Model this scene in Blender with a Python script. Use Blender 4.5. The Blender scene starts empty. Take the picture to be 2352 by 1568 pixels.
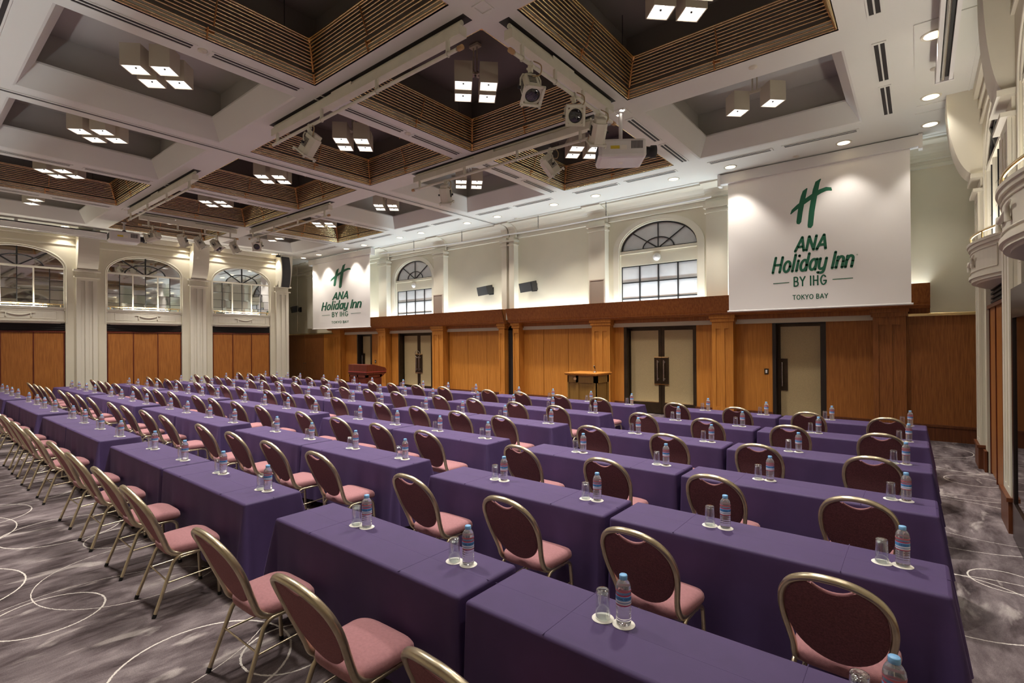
import bpy, bmesh, math, random
from mathutils import Vector, Matrix
random.seed(7)
sc = bpy.context.scene
COL = sc.collection
PI = math.pi
# ---------------------------------------------------------------- camera, world, exposure
CAMZ = 1.9
F, YAW, PITCH, ROLL = 1161.719, 0.677427, 0.0027348, -0.0074492
cy, sy = math.cos(YAW), math.sin(YAW)
fw = Vector((-sy, cy, 0)); rt = Vector((cy, sy, 0)); up = Vector((0, 0, 1))
fw2 = fw * math.cos(PITCH) + up * math.sin(PITCH); up2 = up * math.cos(PITCH) - fw * math.sin(PITCH)
rt3 = rt * math.cos(ROLL) + up2 * math.sin(ROLL); up3 = up2 * math.cos(ROLL) - rt * math.sin(ROLL)
cd = bpy.data.cameras.new('camera'); cam = bpy.data.objects.new('camera', cd); COL.objects.link(cam)
cd.sensor_width = 36; cd.lens = F / 2352 * 36; cd.clip_start = 0.02; cd.clip_end = 100
M = Matrix.Identity(4)
for i in range(3):
    M[i][0] = rt3[i]; M[i][1] = up3[i]; M[i][2] = -fw2[i]
M[2][3] = CAMZ
cam.matrix_world = M
sc.camera = cam
w = bpy.data.worlds.new('world'); sc.world = w; w.use_nodes = True
w.node_tree.nodes['Background'].inputs[0].default_value = (0.8, 0.85, 1, 1)
w.node_tree.nodes['Background'].inputs[1].default_value = 0.05
sc.view_settings.view_transform = 'Standard'; sc.view_settings.look = 'None'
sc.view_settings.gamma = 1; sc.view_settings.use_curve_mapping = False
sc.view_settings.exposure = 0.80
LAMP_E, DOWN_E, DOWN_W, COVE_E, TROUGH_E, BEAM_W = 7.0, 9.0, 125.0, 50.0, 42.0, 440.0

def pxof(p):
    d = Vector(p) - Vector((0, 0, CAMZ)); z = d.dot(fw2)
    if z < 0.2: return None
    return (1176 + F * d.dot(rt3) / z, 784 - F * d.dot(up3) / z)
def inview(pts, mx=90, my=120):
    for p in pts:
        q = pxof(p)
        if q and -mx < q[0] < 2352 + mx and -my < q[1] < 1568 + my: return True
    return False
# ---------------------------------------------------------------- mesh builder
class MB:
    def __init__(s): s.v = []; s.f = []; s.sm = []
    def add(s, vs, fs, smooth=False):
        n = len(s.v); s.v += [tuple(v) for v in vs]
        s.f += [tuple(i + n for i in f) for f in fs]; s.sm += [smooth] * len(fs); return s
    def box(s, x0, x1, y0, y1, z0, z1, M=None):
        vs = [Vector((x, y, z)) for x in (x0, x1) for y in (y0, y1) for z in (z0, z1)]
        if M: vs = [M @ v for v in vs]
        return s.add(vs, [(0, 1, 3, 2), (4, 6, 7, 5), (0, 4, 5, 1), (2, 3, 7, 6), (0, 2, 6, 4), (1, 5, 7, 3)])
    def cbox(s, x0, x1, y0, y1, z0, z1, c=.01, M=None):      # box with chamfered edges
        cx, cY, cz = (x0 + x1) / 2, (y0 + y1) / 2, (z0 + z1) / 2
        b = bmesh.new(); r = bmesh.ops.create_cube(b, size=1)
        for v in b.verts: v.co = Vector((cx + v.co.x * (x1 - x0), cY + v.co.y * (y1 - y0), cz + v.co.z * (z1 - z0)))
        bmesh.ops.bevel(b, geom=b.edges[:] , offset=c, segments=2, affect='EDGES', profile=.5)
        b.verts.ensure_lookup_table()
        for i, v in enumerate(b.verts): v.index = i
        s.add([(M @ v.co if M else v.co) for v in b.verts], [[v.index for v in f.verts] for f in b.faces], False); b.free(); return s
    def tube(s, path, r, n=8, cap=True, closed=False, ry=None):
        P = [Vector(p) for p in path]; m = len(P); rings = []; prev = None
        for i in range(m):
            if closed: t = (P[(i + 1) % m] - P[i - 1])
            else: t = (P[min(i + 1, m - 1)] - P[max(i - 1, 0)])
            t.normalize()
            if prev is None:
                a = Vector((0, 0, 1)) if abs(t.z) < .9 else Vector((0, 1, 0))
                nx = t.cross(a).normalized()
            else: nx = (prev - t * prev.dot(t)).normalized()
            prev = nx; ny = t.cross(nx)
            rr = r[i] if isinstance(r, (list, tuple)) else r
            q = (ry / r) * rr if ry else rr
            rings.append([P[i] + nx * math.cos(2 * PI * k / n) * rr + ny * math.sin(2 * PI * k / n) * q for k in range(n)])
        vs = [v for g in rings for v in g]; fs = []
        for i in range(m if closed else m - 1):
            j = (i + 1) % m
            for k in range(n): fs.append((i * n + k, i * n + (k + 1) % n, j * n + (k + 1) % n, j * n + k))
        s.add(vs, fs, True)
        if cap and not closed:
            s.add(rings[0], [tuple(range(n))[::-1]]); s.add(rings[-1], [tuple(range(n))])
        return s
    def lathe(s, prof, n=20, o=(0, 0, 0), M=None, smooth=True):
        vs = []; fs = []; m = len(prof)
        for r, z in prof:
            for k in range(n):
                v = Vector((o[0] + r * math.cos(2 * PI * k / n), o[1] + r * math.sin(2 * PI * k / n), o[2] + z))
                vs.append(M @ v if M else v)
        for i in range(m - 1):
            for k in range(n): fs.append((i * n + k, i * n + (k + 1) % n, (i + 1) * n + (k + 1) % n, (i + 1) * n + k))
        s.add(vs, fs, smooth)
        if prof[0][0] > 1e-5: s.add(vs[:n], [tuple(range(n))[::-1]])
        if prof[-1][0] > 1e-5: s.add(vs[-n:], [tuple(range(n))])
        return s
    def prism(s, poly, a, b, fn):      # poly 2D (p,q) extruded from a to b; fn(p,q,t)->xyz
        n = len(poly)
        vs = [fn(p, q, a) for p, q in poly] + [fn(p, q, b) for p, q in poly]
        fs = [(i, (i + 1) % n, n + (i + 1) % n, n + i) for i in range(n)] + [tuple(range(n))[::-1], tuple(range(n, 2 * n))]
        return s.add(vs, fs)
    def mesh(s, name, mat, fix=True):
        me = bpy.data.meshes.new(name); me.from_pydata(s.v, [], s.f)
        me.polygons.foreach_set('use_smooth', s.sm)
        if mat: me.materials.append(mat)
        if fix:
            b = bmesh.new(); b.from_mesh(me); bmesh.ops.recalc_face_normals(b, faces=b.faces); b.to_mesh(b and me); b.free()
        me.update(); return me
    def build(s, name, mat, parent=None, loc=None, fix=True):
        return obj(name, s.mesh(name, mat, fix), parent, loc)
def obj(name, me, parent=None, loc=None, rot=None, scale=None):
    o = bpy.data.objects.new(name, me); COL.objects.link(o)
    if parent: o.parent = parent
    if loc is not None: o.location = loc
    if rot is not None: o.rotation_euler = rot
    if scale is not None: o.scale = scale
    return o
def tag(o, label, cat, group=None):
    o['label'] = label; o['category'] = cat
    if group: o['group'] = group
    return o
def thing(name, label, cat, loc=(0, 0, 0), rz=0, group=None):
    return tag(obj(name, None, None, loc, (0, 0, rz)), label, cat, group)
def structure(o): o['kind'] = 'structure'; return o
def dup(root, loc, rz, label, group=None):
    r = root.copy(); COL.objects.link(r); r.location = loc; r.rotation_euler = (0, 0, rz); r['label'] = label
    if group: r['group'] = group
    for ch in root.children:
        c = ch.copy(); COL.objects.link(c); c.parent = r
        for g in ch.children:
            d = g.copy(); COL.objects.link(d); d.parent = c
    return r
def spline(P, k=6):
    P = [Vector(p) for p in P]; out = []
    for i in range(len(P) - 1):
        a = P[max(i - 1, 0)]; b = P[i]; c = P[i + 1]; d = P[min(i + 2, len(P) - 1)]
        for j in range(k):
            t = j / k
            out.append(.5 * ((2 * b) + (c - a) * t + (2 * a - 5 * b + 4 * c - d) * t * t + (3 * b - a - 3 * c + d) * t ** 3))
    return out + [P[-1]]
# ---------------------------------------------------------------- materials
MATS = {}
def nodes(name):
    m = bpy.data.materials.new(name); m.use_nodes = True; MATS[name] = m
    return m, m.node_tree.nodes, m.node_tree.links, m.node_tree.nodes['Principled BSDF']
def pbr(name, c, rough=.5, metal=0, var=.0, scale=8, bump=0, bscale=60, spec=.5, stretch=(1, 1, 1), c2=None, sheen=0):
    m, N, L, b = nodes(name)
    b.inputs['Base Color'].default_value = (*c, 1); b.inputs['Roughness'].default_value = rough
    b.inputs['Metallic'].default_value = metal; b.inputs['Specular IOR Level'].default_value = spec
    if sheen: b.inputs['Sheen Weight'].default_value = sheen; b.inputs['Sheen Roughness'].default_value = .4; b.inputs['Sheen Tint'].default_value = (*[min(1, x * 4.0 + .06) for x in c], 1)
    if var or bump:
        tc = N.new('ShaderNodeTexCoord'); mp = N.new('ShaderNodeMapping'); mp.inputs['Scale'].default_value = stretch
        L.new(tc.outputs['Object'], mp.inputs['Vector'])
    if var:
        n = N.new('ShaderNodeTexNoise'); n.inputs['Scale'].default_value = scale; n.inputs['Detail'].default_value = 4
        L.new(mp.outputs[0], n.inputs['Vector'])
        r = N.new('ShaderNodeValToRGB'); L.new(n.outputs['Fac'], r.inputs[0])
        a = c2 or tuple(x * (1 - var) for x in c); e = tuple(min(1, x * (1 + var)) for x in c)
        r.color_ramp.elements[0].color = (*a, 1); r.color_ramp.elements[1].color = (*e, 1)
        r.color_ramp.elements[0].position = .3; r.color_ramp.elements[1].position = .7
        L.new(r.outputs[0], b.inputs['Base Color'])
    if bump:
        n2 = N.new('ShaderNodeTexNoise'); n2.inputs['Scale'].default_value = bscale; L.new(mp.outputs[0], n2.inputs['Vector'])
        bp = N.new('ShaderNodeBump'); bp.inputs['Strength'].default_value = bump; bp.inputs['Distance'].default_value = .01
        L.new(n2.outputs['Fac'], bp.inputs['Height']); L.new(bp.outputs[0], b.inputs['Normal'])
    return m
def emit(name, c, e):
    m, N, L, b = nodes(name)
    b.inputs['Base Color'].default_value = (0, 0, 0, 1)
    b.inputs['Emission Color'].default_value = (*c, 1); b.inputs['Emission Strength'].default_value = e
    return m
def wood(name, dark, light, rough=.38, sc_=1.0):
    m, N, L, b = nodes(name)
    tc = N.new('ShaderNodeTexCoord'); oi = N.new('ShaderNodeObjectInfo'); ad = N.new('ShaderNodeVectorMath'); ad.operation = 'ADD'
    mu = N.new('ShaderNodeVectorMath'); mu.operation = 'SCALE'; mu.inputs['Scale'].default_value = 13.0
    cb = N.new('ShaderNodeCombineXYZ'); L.new(oi.outputs['Random'], cb.inputs[0]); L.new(cb.outputs[0], mu.inputs[0])
    L.new(tc.outputs['Object'], ad.inputs[0]); L.new(mu.outputs[0], ad.inputs[1])
    mp = N.new('ShaderNodeMapping'); mp.inputs['Scale'].default_value = (22 * sc_, 22 * sc_, 1.1 * sc_); L.new(ad.outputs[0], mp.inputs['Vector'])
    n = N.new('ShaderNodeTexNoise'); n.inputs['Scale'].default_value = 1.6; n.inputs['Detail'].default_value = 6; n.inputs['Roughness'].default_value = .62
    L.new(mp.outputs[0], n.inputs['Vector'])
    r = N.new('ShaderNodeValToRGB'); r.color_ramp.elements[0].position = .36; r.color_ramp.elements[1].position = .66
    r.color_ramp.elements[0].color = (*dark, 1); r.color_ramp.elements[1].color = (*light, 1)
    L.new(n.outputs['Fac'], r.inputs[0]); L.new(r.outputs[0], b.inputs['Base Color'])
    b.inputs['Roughness'].default_value = rough; b.inputs['Specular IOR Level'].default_value = .35
    return m
cream = pbr('cream_paint', (.62, .575, .445), .6, var=.04, scale=1.2, bump=.03, bscale=90)
cream2 = pbr('cream_trim_paint', (.66, .62, .51), .5)
ceilp = pbr('ceiling_paint', (.70, .695, .64), .7, var=.02, scale=.7)
wellp = pbr('well_paint', (.46, .44, .40), .75, var=.05, scale=1)
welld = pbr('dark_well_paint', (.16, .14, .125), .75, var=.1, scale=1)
ledgew = wood('ledge_wood', (.24, .075, .016), (.37, .135, .030))
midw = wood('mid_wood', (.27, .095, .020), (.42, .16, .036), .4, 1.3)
honey = wood('honey_wood', (.42, .155, .024), (.56, .225, .040))
brownw = wood('brown_wood', (.20, .066, .017), (.34, .125, .034), .4, 1.6)
mahogb = wood('base_wood', (.10, .030, .012), (.17, .055, .02))
mahog = wood('mahogany_wood', (.085, .018, .010), (.15, .032, .016), .3)
darkw = pbr('dark_slot', (.012, .009, .008), .6)
bronze = pbr('dark_bronze', (.055, .036, .02), .35, .6, var=.2, scale=5)
brass = pbr('polished_brass', (.86, .67, .37), .23, 1.0, var=.15, scale=3)
copper = pbr('copper_brass', (.55, .27, .12), .3, 1.0)
chairbr = pbr('champagne_brass', (.60, .51, .36), .3, .9, var=.12, scale=20)
steel = pbr('brushed_steel', (.62, .6, .57), .25, 1.0)
fixt = pbr('cream_metal', (.68, .66, .54), .45, 0, var=.05, scale=6)
whitep = pbr('white_plastic', (.70, .68, .66), .4)
blackp = pbr('black_plastic', (.013, .013, .014), .45)
greyp = pbr('grey_grille', (.035, .035, .037), .6, bump=.4, bscale=400)
tanp = pbr('tan_grille', (.33, .26, .21), .6, bump=.3, bscale=300)
mirror = pbr('mirror_glass', (.62, .63, .62), .03, 1.0)
mirrord = pbr('dark_mirror_glass', (.16, .15, .15), .04, 1.0)
frost = pbr('frosted_pane', (.60, .62, .63), .35, var=.05, scale=4)
filmg = pbr('speckled_door_glass', (.47, .36, .19), .3, var=.28, scale=150)
muntin = pbr('black_muntin', (.015, .015, .015), .4)
seatf = pbr('rose_upholstery', (.32, .142, .150), .85, var=.10, scale=60, bump=.15, bscale=350, sheen=.3)
backf = pbr('burgundy_upholstery', (.21, .075, .084), .85, var=.30, scale=130, bump=.3, bscale=260, sheen=.3)
rubber = pbr('rubber', (.01, .01, .01), .7)
clothm = pbr('purple_cloth', (.056, .029, .106), .7, var=.06, scale=9, bump=.10, bscale=500, sheen=.18)
paper = pbr('white_paper', (.80, .76, .68), .7)
capb = pbr('light_blue_cap', (.22, .48, .80), .4)
navy = pbr('navy_print', (.01, .02, .09), .5)
screenm = pbr('screen_fabric', (.90, .87, .84), .75)
green = pbr('green_print', (.012, .135, .068), .6)
lampw = pbr('lamp_box_paint', (.60, .55, .44), .55)
reflm = emit('lamp_reflector', (1, .95, .90), 1.15)
lampm = emit('lamp_bulb', (1, .93, .86), LAMP_E)
downm = emit('downlight_diffuser', (1, .92, .82), DOWN_E)
covem = emit('cove_strip', (.74, .90, 1), COVE_E)
trom = emit('trough_strip', (1, .94, .84), TROUGH_E)
yellow = pbr('yellow_sticker', (.65, .5, .03), .5)
lens = pbr('lens_glass', (.02, .02, .025), .08, 0, spec=1)
def glassy(name, tint, k=.5, base=.05):
    m, N, L, b = nodes(name); N.remove(b); out = N['Material Output']
    t = N.new('ShaderNodeBsdfTransparent'); t.inputs[0].default_value = (*tint, 1)
    g = N.new('ShaderNodeBsdfGlossy'); g.inputs['Roughness'].default_value = .04; g.inputs[0].default_value = (1, 1, 1, 1)
    lw = N.new('ShaderNodeLayerWeight'); lw.inputs[0].default_value = .2
    ma = N.new('ShaderNodeMath'); ma.operation = 'MULTIPLY_ADD'; ma.inputs[1].default_value = k; ma.inputs[2].default_value = base
    L.new(lw.outputs['Facing'], ma.inputs[0])
    mx = N.new('ShaderNodeMixShader'); L.new(ma.outputs[0], mx.inputs[0])
    L.new(t.outputs[0], mx.inputs[1]); L.new(g.outputs[0], mx.inputs[2]); L.new(mx.outputs[0], out.inputs[0]); return m
glassm = glassy('clear_glass', (.95, .97, .965), .95, .07)
def petmat():
    m, N, L, b = nodes('water_bottle_plastic')
    b.inputs['Base Color'].default_value = (.97, .98, 1, 1); b.inputs['Transmission Weight'].default_value = .87  # partly diffuse white, standing in for ceiling light refracted through the bottle
    b.inputs['IOR'].default_value = 1.28; b.inputs['Roughness'].default_value = .03
    return m
pet = petmat()
def labelmat():
    m, N, L, b = nodes('bottle_label_print')
    tc = N.new('ShaderNodeTexCoord'); sx = N.new('ShaderNodeSeparateXYZ'); L.new(tc.outputs['Object'], sx.inputs[0])
    n = N.new('ShaderNodeTexNoise'); n.inputs['Scale'].default_value = 55; L.new(tc.outputs['Object'], n.inputs['Vector'])
    ma = N.new('ShaderNodeMath'); ma.operation = 'MULTIPLY_ADD'; ma.inputs[1].default_value = .006; ma.inputs[2].default_value = -.003
    L.new(n.outputs['Fac'], ma.inputs[0])
    mr = N.new('ShaderNodeMapRange'); mr.inputs[1].default_value = .088; mr.inputs[2].default_value = .134
    L.new(sx.outputs[2], mr.inputs[0]); r = N.new('ShaderNodeValToRGB'); L.new(mr.outputs[0], r.inputs[0])
    r.color_ramp.interpolation = 'CONSTANT'; e = r.color_ramp.elements
    bands = [(0, (.45, .03, .08)), (.10, (.80, .82, .88)), (.24, (.14, .24, .48)), (.32, (.76, .80, .88)), (.48, (.10, .34, .72)), (.82, (.40, .66, .90)), (.87, (.55, .05, .12))]
    e[0].position = 0; e[0].color = (*bands[0][1], 1); e[1].position = bands[1][0]; e[1].color = (*bands[1][1], 1)
    for p, c in bands[2:]:
        q = e.new(p); q.color = (*c, 1)
    L.new(r.outputs[0], b.inputs['Base Color']); b.inputs['Roughness'].default_value = .35
    return m
labelm = labelmat()
def carpetmat():
    m, N, L, b = nodes('carpet')
    g = N.new('ShaderNodeNewGeometry')
    mp = N.new('ShaderNodeMapping'); mp.inputs['Scale'].default_value = (3.0, 1.05, 1); mp.inputs['Rotation'].default_value = (0, 0, .18)
    L.new(g.outputs['Position'], mp.inputs[0])
    def noise(s, d=5, ro=.6, dist=0.0, v=None):
        n = N.new('ShaderNodeTexNoise'); n.inputs['Scale'].default_value = s; n.inputs['Detail'].default_value = d
        n.inputs['Roughness'].default_value = ro; n.inputs['Distortion'].default_value = dist
        L.new((v or mp.outputs[0]), n.inputs['Vector']); return n.outputs['Fac']
    def ramp(src, els):
        r = N.new('ShaderNodeValToRGB'); L.new(src, r.inputs[0]); e = r.color_ramp.elements
        for i, (p, c) in enumerate(els):
            q = e[i] if i < 2 else e.new(p)
            q.position = p; q.color = (*c, 1)
        return r.outputs[0]
    c1 = ramp(noise(1.5, 6, .66, .3), [(.30, (.035, .026, .028)), (.43, (.110, .085, .088)), (.56, (.20, .163, .168)), (.74, (.36, .31, .305))])
    mp2 = N.new('ShaderNodeMapping'); mp2.inputs['Scale'].default_value = (4.6, 1.5, 1); mp2.inputs['Location'].default_value = (5, 3, 0); mp2.inputs['Rotation'].default_value = (0, 0, .1)
    L.new(g.outputs['Position'], mp2.inputs[0])
    c2 = ramp(noise(1.2, 4, .5, .4, mp2.outputs[0]), [(.60, (0, 0, 0)), (.68, (1, 1, 1))])
    mx = N.new('ShaderNodeMixRGB'); mx.inputs[2].default_value = (.56, .50, .47, 1)
    k = N.new('ShaderNodeMath'); k.operation = 'MULTIPLY'; k.inputs[1].default_value = .6; L.new(c2, k.inputs[0])
    L.new(k.outputs[0], mx.inputs[0]); L.new(c1, mx.inputs[1])
    fine = noise(160, 2, .5, 0, g.outputs['Position'])
    fr = ramp(fine, [(.25, (.72, .72, .72)), (.75, (1.2, 1.2, 1.2))])
    mm = N.new('ShaderNodeMixRGB'); mm.blend_type = 'MULTIPLY'; mm.inputs[0].default_value = .8; L.new(mx.outputs[0], mm.inputs[1]); L.new(fr, mm.inputs[2])
    # woven circles
    circ = [(-4.82, .73, .32, .014), (-6.92, 1.16, .48, .014), (-5.80, .18, .56, .014), (-3.33, 1.2, .475, .016), (-3.09, 1.6, .27, .015), (-5.19, 1.36, .66, .008), (-6.2, 1.5, .30, .012), (-4.2, .9, 1.02, .007),
            (.52, 5.52, .22, .014), (.56, 9.18, .30, .014), (.25, 7.05, .93, .012), (.6, 7.4, .9, .008), (.45, 8.9, .82, .014), (.2, 4.9, .55, .014), (.55, 4.6, .9, .012), (.6, 10.2, .5, .012),
            (-9.1, 1.1, .62, .014), (-8.2, .6, .5, .012), (-10.8, .9, .7, .014), (-12.5, 1.2, .6, .014), (-7.6, .1, .8, .012), (-6.0, -.2, .5, .012), (-14.5, 1.1, .7, .014), (.1, 11.3, .6, .012), (-3.6, 5.2, .5, .012), (-7.5, 2.6, .4, .012)]
    # wobble the position a little so lines look woven
    wob = N.new('ShaderNodeTexNoise'); wob.inputs['Scale'].default_value = 60; L.new(g.outputs['Position'], wob.inputs['Vector'])
    ws = N.new('ShaderNodeVectorMath'); ws.operation = 'SCALE'; ws.inputs['Scale'].default_value = .012; L.new(wob.outputs['Color'], ws.inputs[0])
    wa = N.new('ShaderNodeVectorMath'); wa.operation = 'ADD'; L.new(g.outputs['Position'], wa.inputs[0]); L.new(ws.outputs[0], wa.inputs[1])
    acc = None
    for x, y, r, wd in circ:
        d = N.new('ShaderNodeVectorMath'); d.operation = 'DISTANCE'; d.inputs[1].default_value = (x, y, 0.006); L.new(wa.outputs[0], d.inputs[0])
        s = N.new('ShaderNodeMath'); s.operation = 'COMPARE'; s.inputs[1].default_value = r; s.inputs[2].default_value = wd * .42; L.new(d.outputs['Value'], s.inputs[0])
        if acc is None: acc = s.outputs[0]
        else:
            a = N.new('ShaderNodeMath'); a.operation = 'MAXIMUM'; L.new(acc, a.inputs[0]); L.new(s.outputs[0], a.inputs[1]); acc = a.outputs[0]
    m3 = N.new('ShaderNodeMixRGB'); m3.inputs[2].default_value = (.72, .67, .61, 1); L.new(acc, m3.inputs[0]); L.new(mm.outputs[0], m3.inputs[1])
    L.new(m3.outputs[0], b.inputs['Base Color']); b.inputs['Roughness'].default_value = .95; b.inputs['Specular IOR Level'].default_value = .1
    bp = N.new('ShaderNodeBump'); bp.inputs['Strength'].default_value = .25; bp.inputs['Distance'].default_value = .005; L.new(fine, bp.inputs['Height']); L.new(bp.outputs[0], b.inputs['Normal'])
    return m
carpet = carpetmat()
# ---------------------------------------------------------------- room shell
CZ = 5.6
UL, UR = -24.3, 2.0
structure(MB().box(UL - .1, UR + .1, -.9, 13.3, -.12, 0).build('floor', carpet))
PITCHC, WID = 3.261, 2.737
UMIN = [-19.76 + PITCHC * i for i in range(6)]
VMIN = [1.154 + PITCHC * j * 1.0015 for j in range(3)]
KIND = {(0, 0): 'P', (1, 0): 'B', (2, 0): 'P', (3, 0): 'P', (4, 0): 'B', (5, 0): 'P',
        (0, 1): 'B', (1, 1): 'B', (2, 1): 'B', (3, 1): 'B', (4, 1): 'B', (5, 1): 'B',
        (0, 2): 'P', (1, 2): 'B', (2, 2): 'P', (3, 2): 'P', (4, 2): 'B', (5, 2): 'P'}
us = sorted([UL, UR] + UMIN + [u + WID for u in UMIN]); vs_ = sorted([-.9, 13.3] + VMIN + [v + WID for v in VMIN])
slots = []      # recessed raceway slots cut in the beams: (u0,u1,v0,v1)
mb = MB()
for i in range(len(us) - 1):
    for j in range(len(vs_) - 1):
        cu, cv = (us[i] + us[i + 1]) / 2, (vs_[j] + vs_[j + 1]) / 2
        if any(a < cu < a + WID for a in UMIN) and any(a < cv < a + WID for a in VMIN): continue
        mb.box(us[i], us[i + 1], vs_[j], vs_[j + 1], CZ, CZ + .03)
ceiling = structure(mb.build('ceiling', ceilp))
def well(i, j):
    u0, v0 = UMIN[i], VMIN[j]; u1, v1 = u0 + WID, v0 + WID; kind = KIND[i, j]
    def ring(ins, z): return [(u0 + ins, v0 + ins, z), (u1 - ins, v0 + ins, z), (u1 - ins, v1 - ins, z), (u0 + ins, v1 - ins, z)]
    if kind == 'P':
        m = MB(); R = [ring(0, CZ), ring(.03, CZ + .012), ring(.21, CZ + .34), ring(.21, CZ + .37), ring(.0, CZ + .37)]
        for a, b_ in zip(R, R[1:]): m.add(a + b_, [(k, (k + 1) % 4, 4 + (k + 1) % 4, 4 + k) for k in range(4)])
        m.build('coffer_splay', ceilp, ceiling)
        m = MB(); a, b_ = ring(-.02, CZ + .37), ring(-.02, CZ + .92)
        m.add(a + b_, [(k, (k + 1) % 4, 4 + (k + 1) % 4, 4 + k) for k in range(4)] + [(4, 5, 6, 7)]); m.build('coffer_well', wellp, ceiling)
    else:
        m = MB(); a, b_ = ring(0, CZ), ring(0, CZ + .14)
        m.add(a + b_, [(k, (k + 1) % 4, 4 + (k + 1) % 4, 4 + k) for k in range(4)]); m.build('coffer_side', ceilp, ceiling)
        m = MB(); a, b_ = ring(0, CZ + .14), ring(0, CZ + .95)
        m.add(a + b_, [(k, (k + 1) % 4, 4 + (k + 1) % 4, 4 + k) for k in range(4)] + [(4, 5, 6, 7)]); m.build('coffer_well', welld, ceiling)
for ij in KIND: well(*ij)
# raised ceiling mouldings beside the right and front strips
def groove(u0, u1, v0, v1, name='ceiling_moulding'):
    m = MB(); t = .02
    m.box(u0, u1, v0, v0 + t, CZ - .012, CZ + .002); m.box(u0, u1, v1 - t, v1, CZ - .012, CZ + .002)
    m.box(u0, u0 + t, v0 + t, v1 - t, CZ - .012, CZ + .002); m.box(u1 - t, u1, v0 + t, v1 - t, CZ - .012, CZ + .002)
    return m.build(name, ceilp, ceiling)
for v0, v1 in ((4.35, 7.05), (7.6, 10.3), (10.62, 11.9)):
    groove(-.02, .62, v0, v1); groove(-20.9, -20.35, v0, v1)
BEAMU = [UMIN[i] + WID + .262 for i in range(5)]; BEAMV = [VMIN[j] + WID + .262 for j in range(2)]
m = MB(); m.box(BEAMU[2] - .02, BEAMU[2] + .02, -.9, 12.0, CZ - .01, CZ + .001); m.box(BEAMU[2] - .06, BEAMU[2] - .03, -.9, 12.0, CZ - .015, CZ + .001); m.box(BEAMU[2] + .03, BEAMU[2] + .06, -.9, 12.0, CZ - .015, CZ + .001)
m.build('partition_track', ceilp, ceiling); MB().box(BEAMU[2] - .022, BEAMU[2] + .022, -.9, 12.0, CZ - .0115, CZ - .009).build('track_slot', darkw, ceiling)
# small square ceiling hatches on the beam crossings
for bu in BEAMU:
    for bv in BEAMV:
        if abs(bu - BEAMU[2]) > .1: groove(bu - .09, bu + .09, bv - .09, bv + .09, 'ceiling_hatch')
for i in range(6): groove(UMIN[i] + .05, UMIN[i] + WID - .05, 10.98, 11.62, 'ceiling_moulding') if i == 99 else None

# ---- helper for an arched opening in a wall; P(a, z, d) maps wall coords to world, d = depth into room side
def arch_pts(c, hw, zs, rise, n=28): return [(c + hw * math.cos(PI * k / n), zs + rise * math.sin(PI * k / n)) for k in range(n + 1)]
def arch_wall(m, P, a0, a1, z0, z1, c, hw, zb, zs, rise, depth):
    q = lambda *p: m.add([P(a, z, 0) for a, z in p], [tuple(range(len(p)))])
    q((a0, z0), (c - hw, z0), (c - hw, zs), (a0, zs)); q((c + hw, z0), (a1, z0), (a1, zs), (c + hw, zs))
    if zb > z0: q((c - hw, z0), (c + hw, z0), (c + hw, zb), (c - hw, zb))
    A = arch_pts(c, hw, zs, rise)
    q((c + hw, zs), (a1, zs), (a1, z1), (c + hw, z1)); q((a0, zs), (c - hw, zs), (c - hw, z1), (a0, z1))
    for k in range(len(A) - 1): q(A[k], (A[k][0], z1), (A[k + 1][0], z1), A[k + 1])
    path = [(c + hw, zb)] + A + [(c - hw, zb)]
    for k in range(len(path) - 1):
        a, b_ = path[k], path[k + 1]
        m.add([P(a[0], a[1], 0), P(b_[0], b_[1], 0), P(b_[0], b_[1], -depth), P(a[0], a[1], -depth)], [(0, 1, 2, 3)])
def fan_pane(c, zs, a0, a1, r0, r1, hw, rise, P, d, n=8):
    pts = []
    for k in range(n + 1):
        t = a0 + (a1 - a0) * k / n; pts.append((c + hw * r1 * math.cos(t), zs + rise * r1 * math.sin(t)))
    for k in range(n, -1, -1):
        t = a0 + (a1 - a0) * k / n; pts.append((c + hw * r0 * math.cos(t), zs + rise * r0 * math.sin(t)))
    if r0 < .01: pts = pts[:n + 1] + [(c, zs)]
    m = MB(); nn = len(pts); tl = random.uniform(-.004, .004)
    vs = [P(a, z, d + (z - zs) * tl * 2) for a, z in pts] + [P(a, z, d - .012) for a, z in pts]
    m.add(vs, [tuple(range(nn)), tuple(range(nn, 2 * nn))[::-1]] + [(i, (i + 1) % nn, nn + (i + 1) % nn, nn + i) for i in range(nn)])
    return m

# ---------------------------------------------------------------- wood wall (front)
VW, VP_, VD, VU = 12.57, 12.30, 12.76, 12.50       # panel plane, pilaster front, door plane, upper wall plane
mir = lambda u: -20.06 - u
Pf = lambda a, z, d: (a, VU - d, z)
m = MB(); arcs = [(-5.25, 1.03), (-14.81, 1.03)]
def frect(m, u0, u1, z0, z1): m.add([(u0, VU, z0), (u1, VU, z0), (u1, VU, z1), (u0, VU, z1)], [(0, 1, 2, 3)])
frect(m, UL, -16.6, 2.30, CZ); arch_wall(m, Pf, -16.6, -13.0, 2.30, CZ, -14.81, 1.03, 2.55, 4.34, .68, .16)
frect(m, -13.0, -7.06, 2.30, CZ); arch_wall(m, Pf, -7.06, -3.46, 2.30, CZ, -5.25, 1.03, 2.55, 4.34, .68, .16); frect(m, -3.46, UR, 2.30, CZ)
m.box(UL, UR, 12.98, 13.05, 0, 2.4); m.add([(UL, VU, 2.38), (UR, VU, 2.38), (UR, 13.0, 2.38), (UL, 13.0, 2.38)], [(0, 1, 2, 3)])
front = structure(m.build('wall_front', cream))
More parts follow.
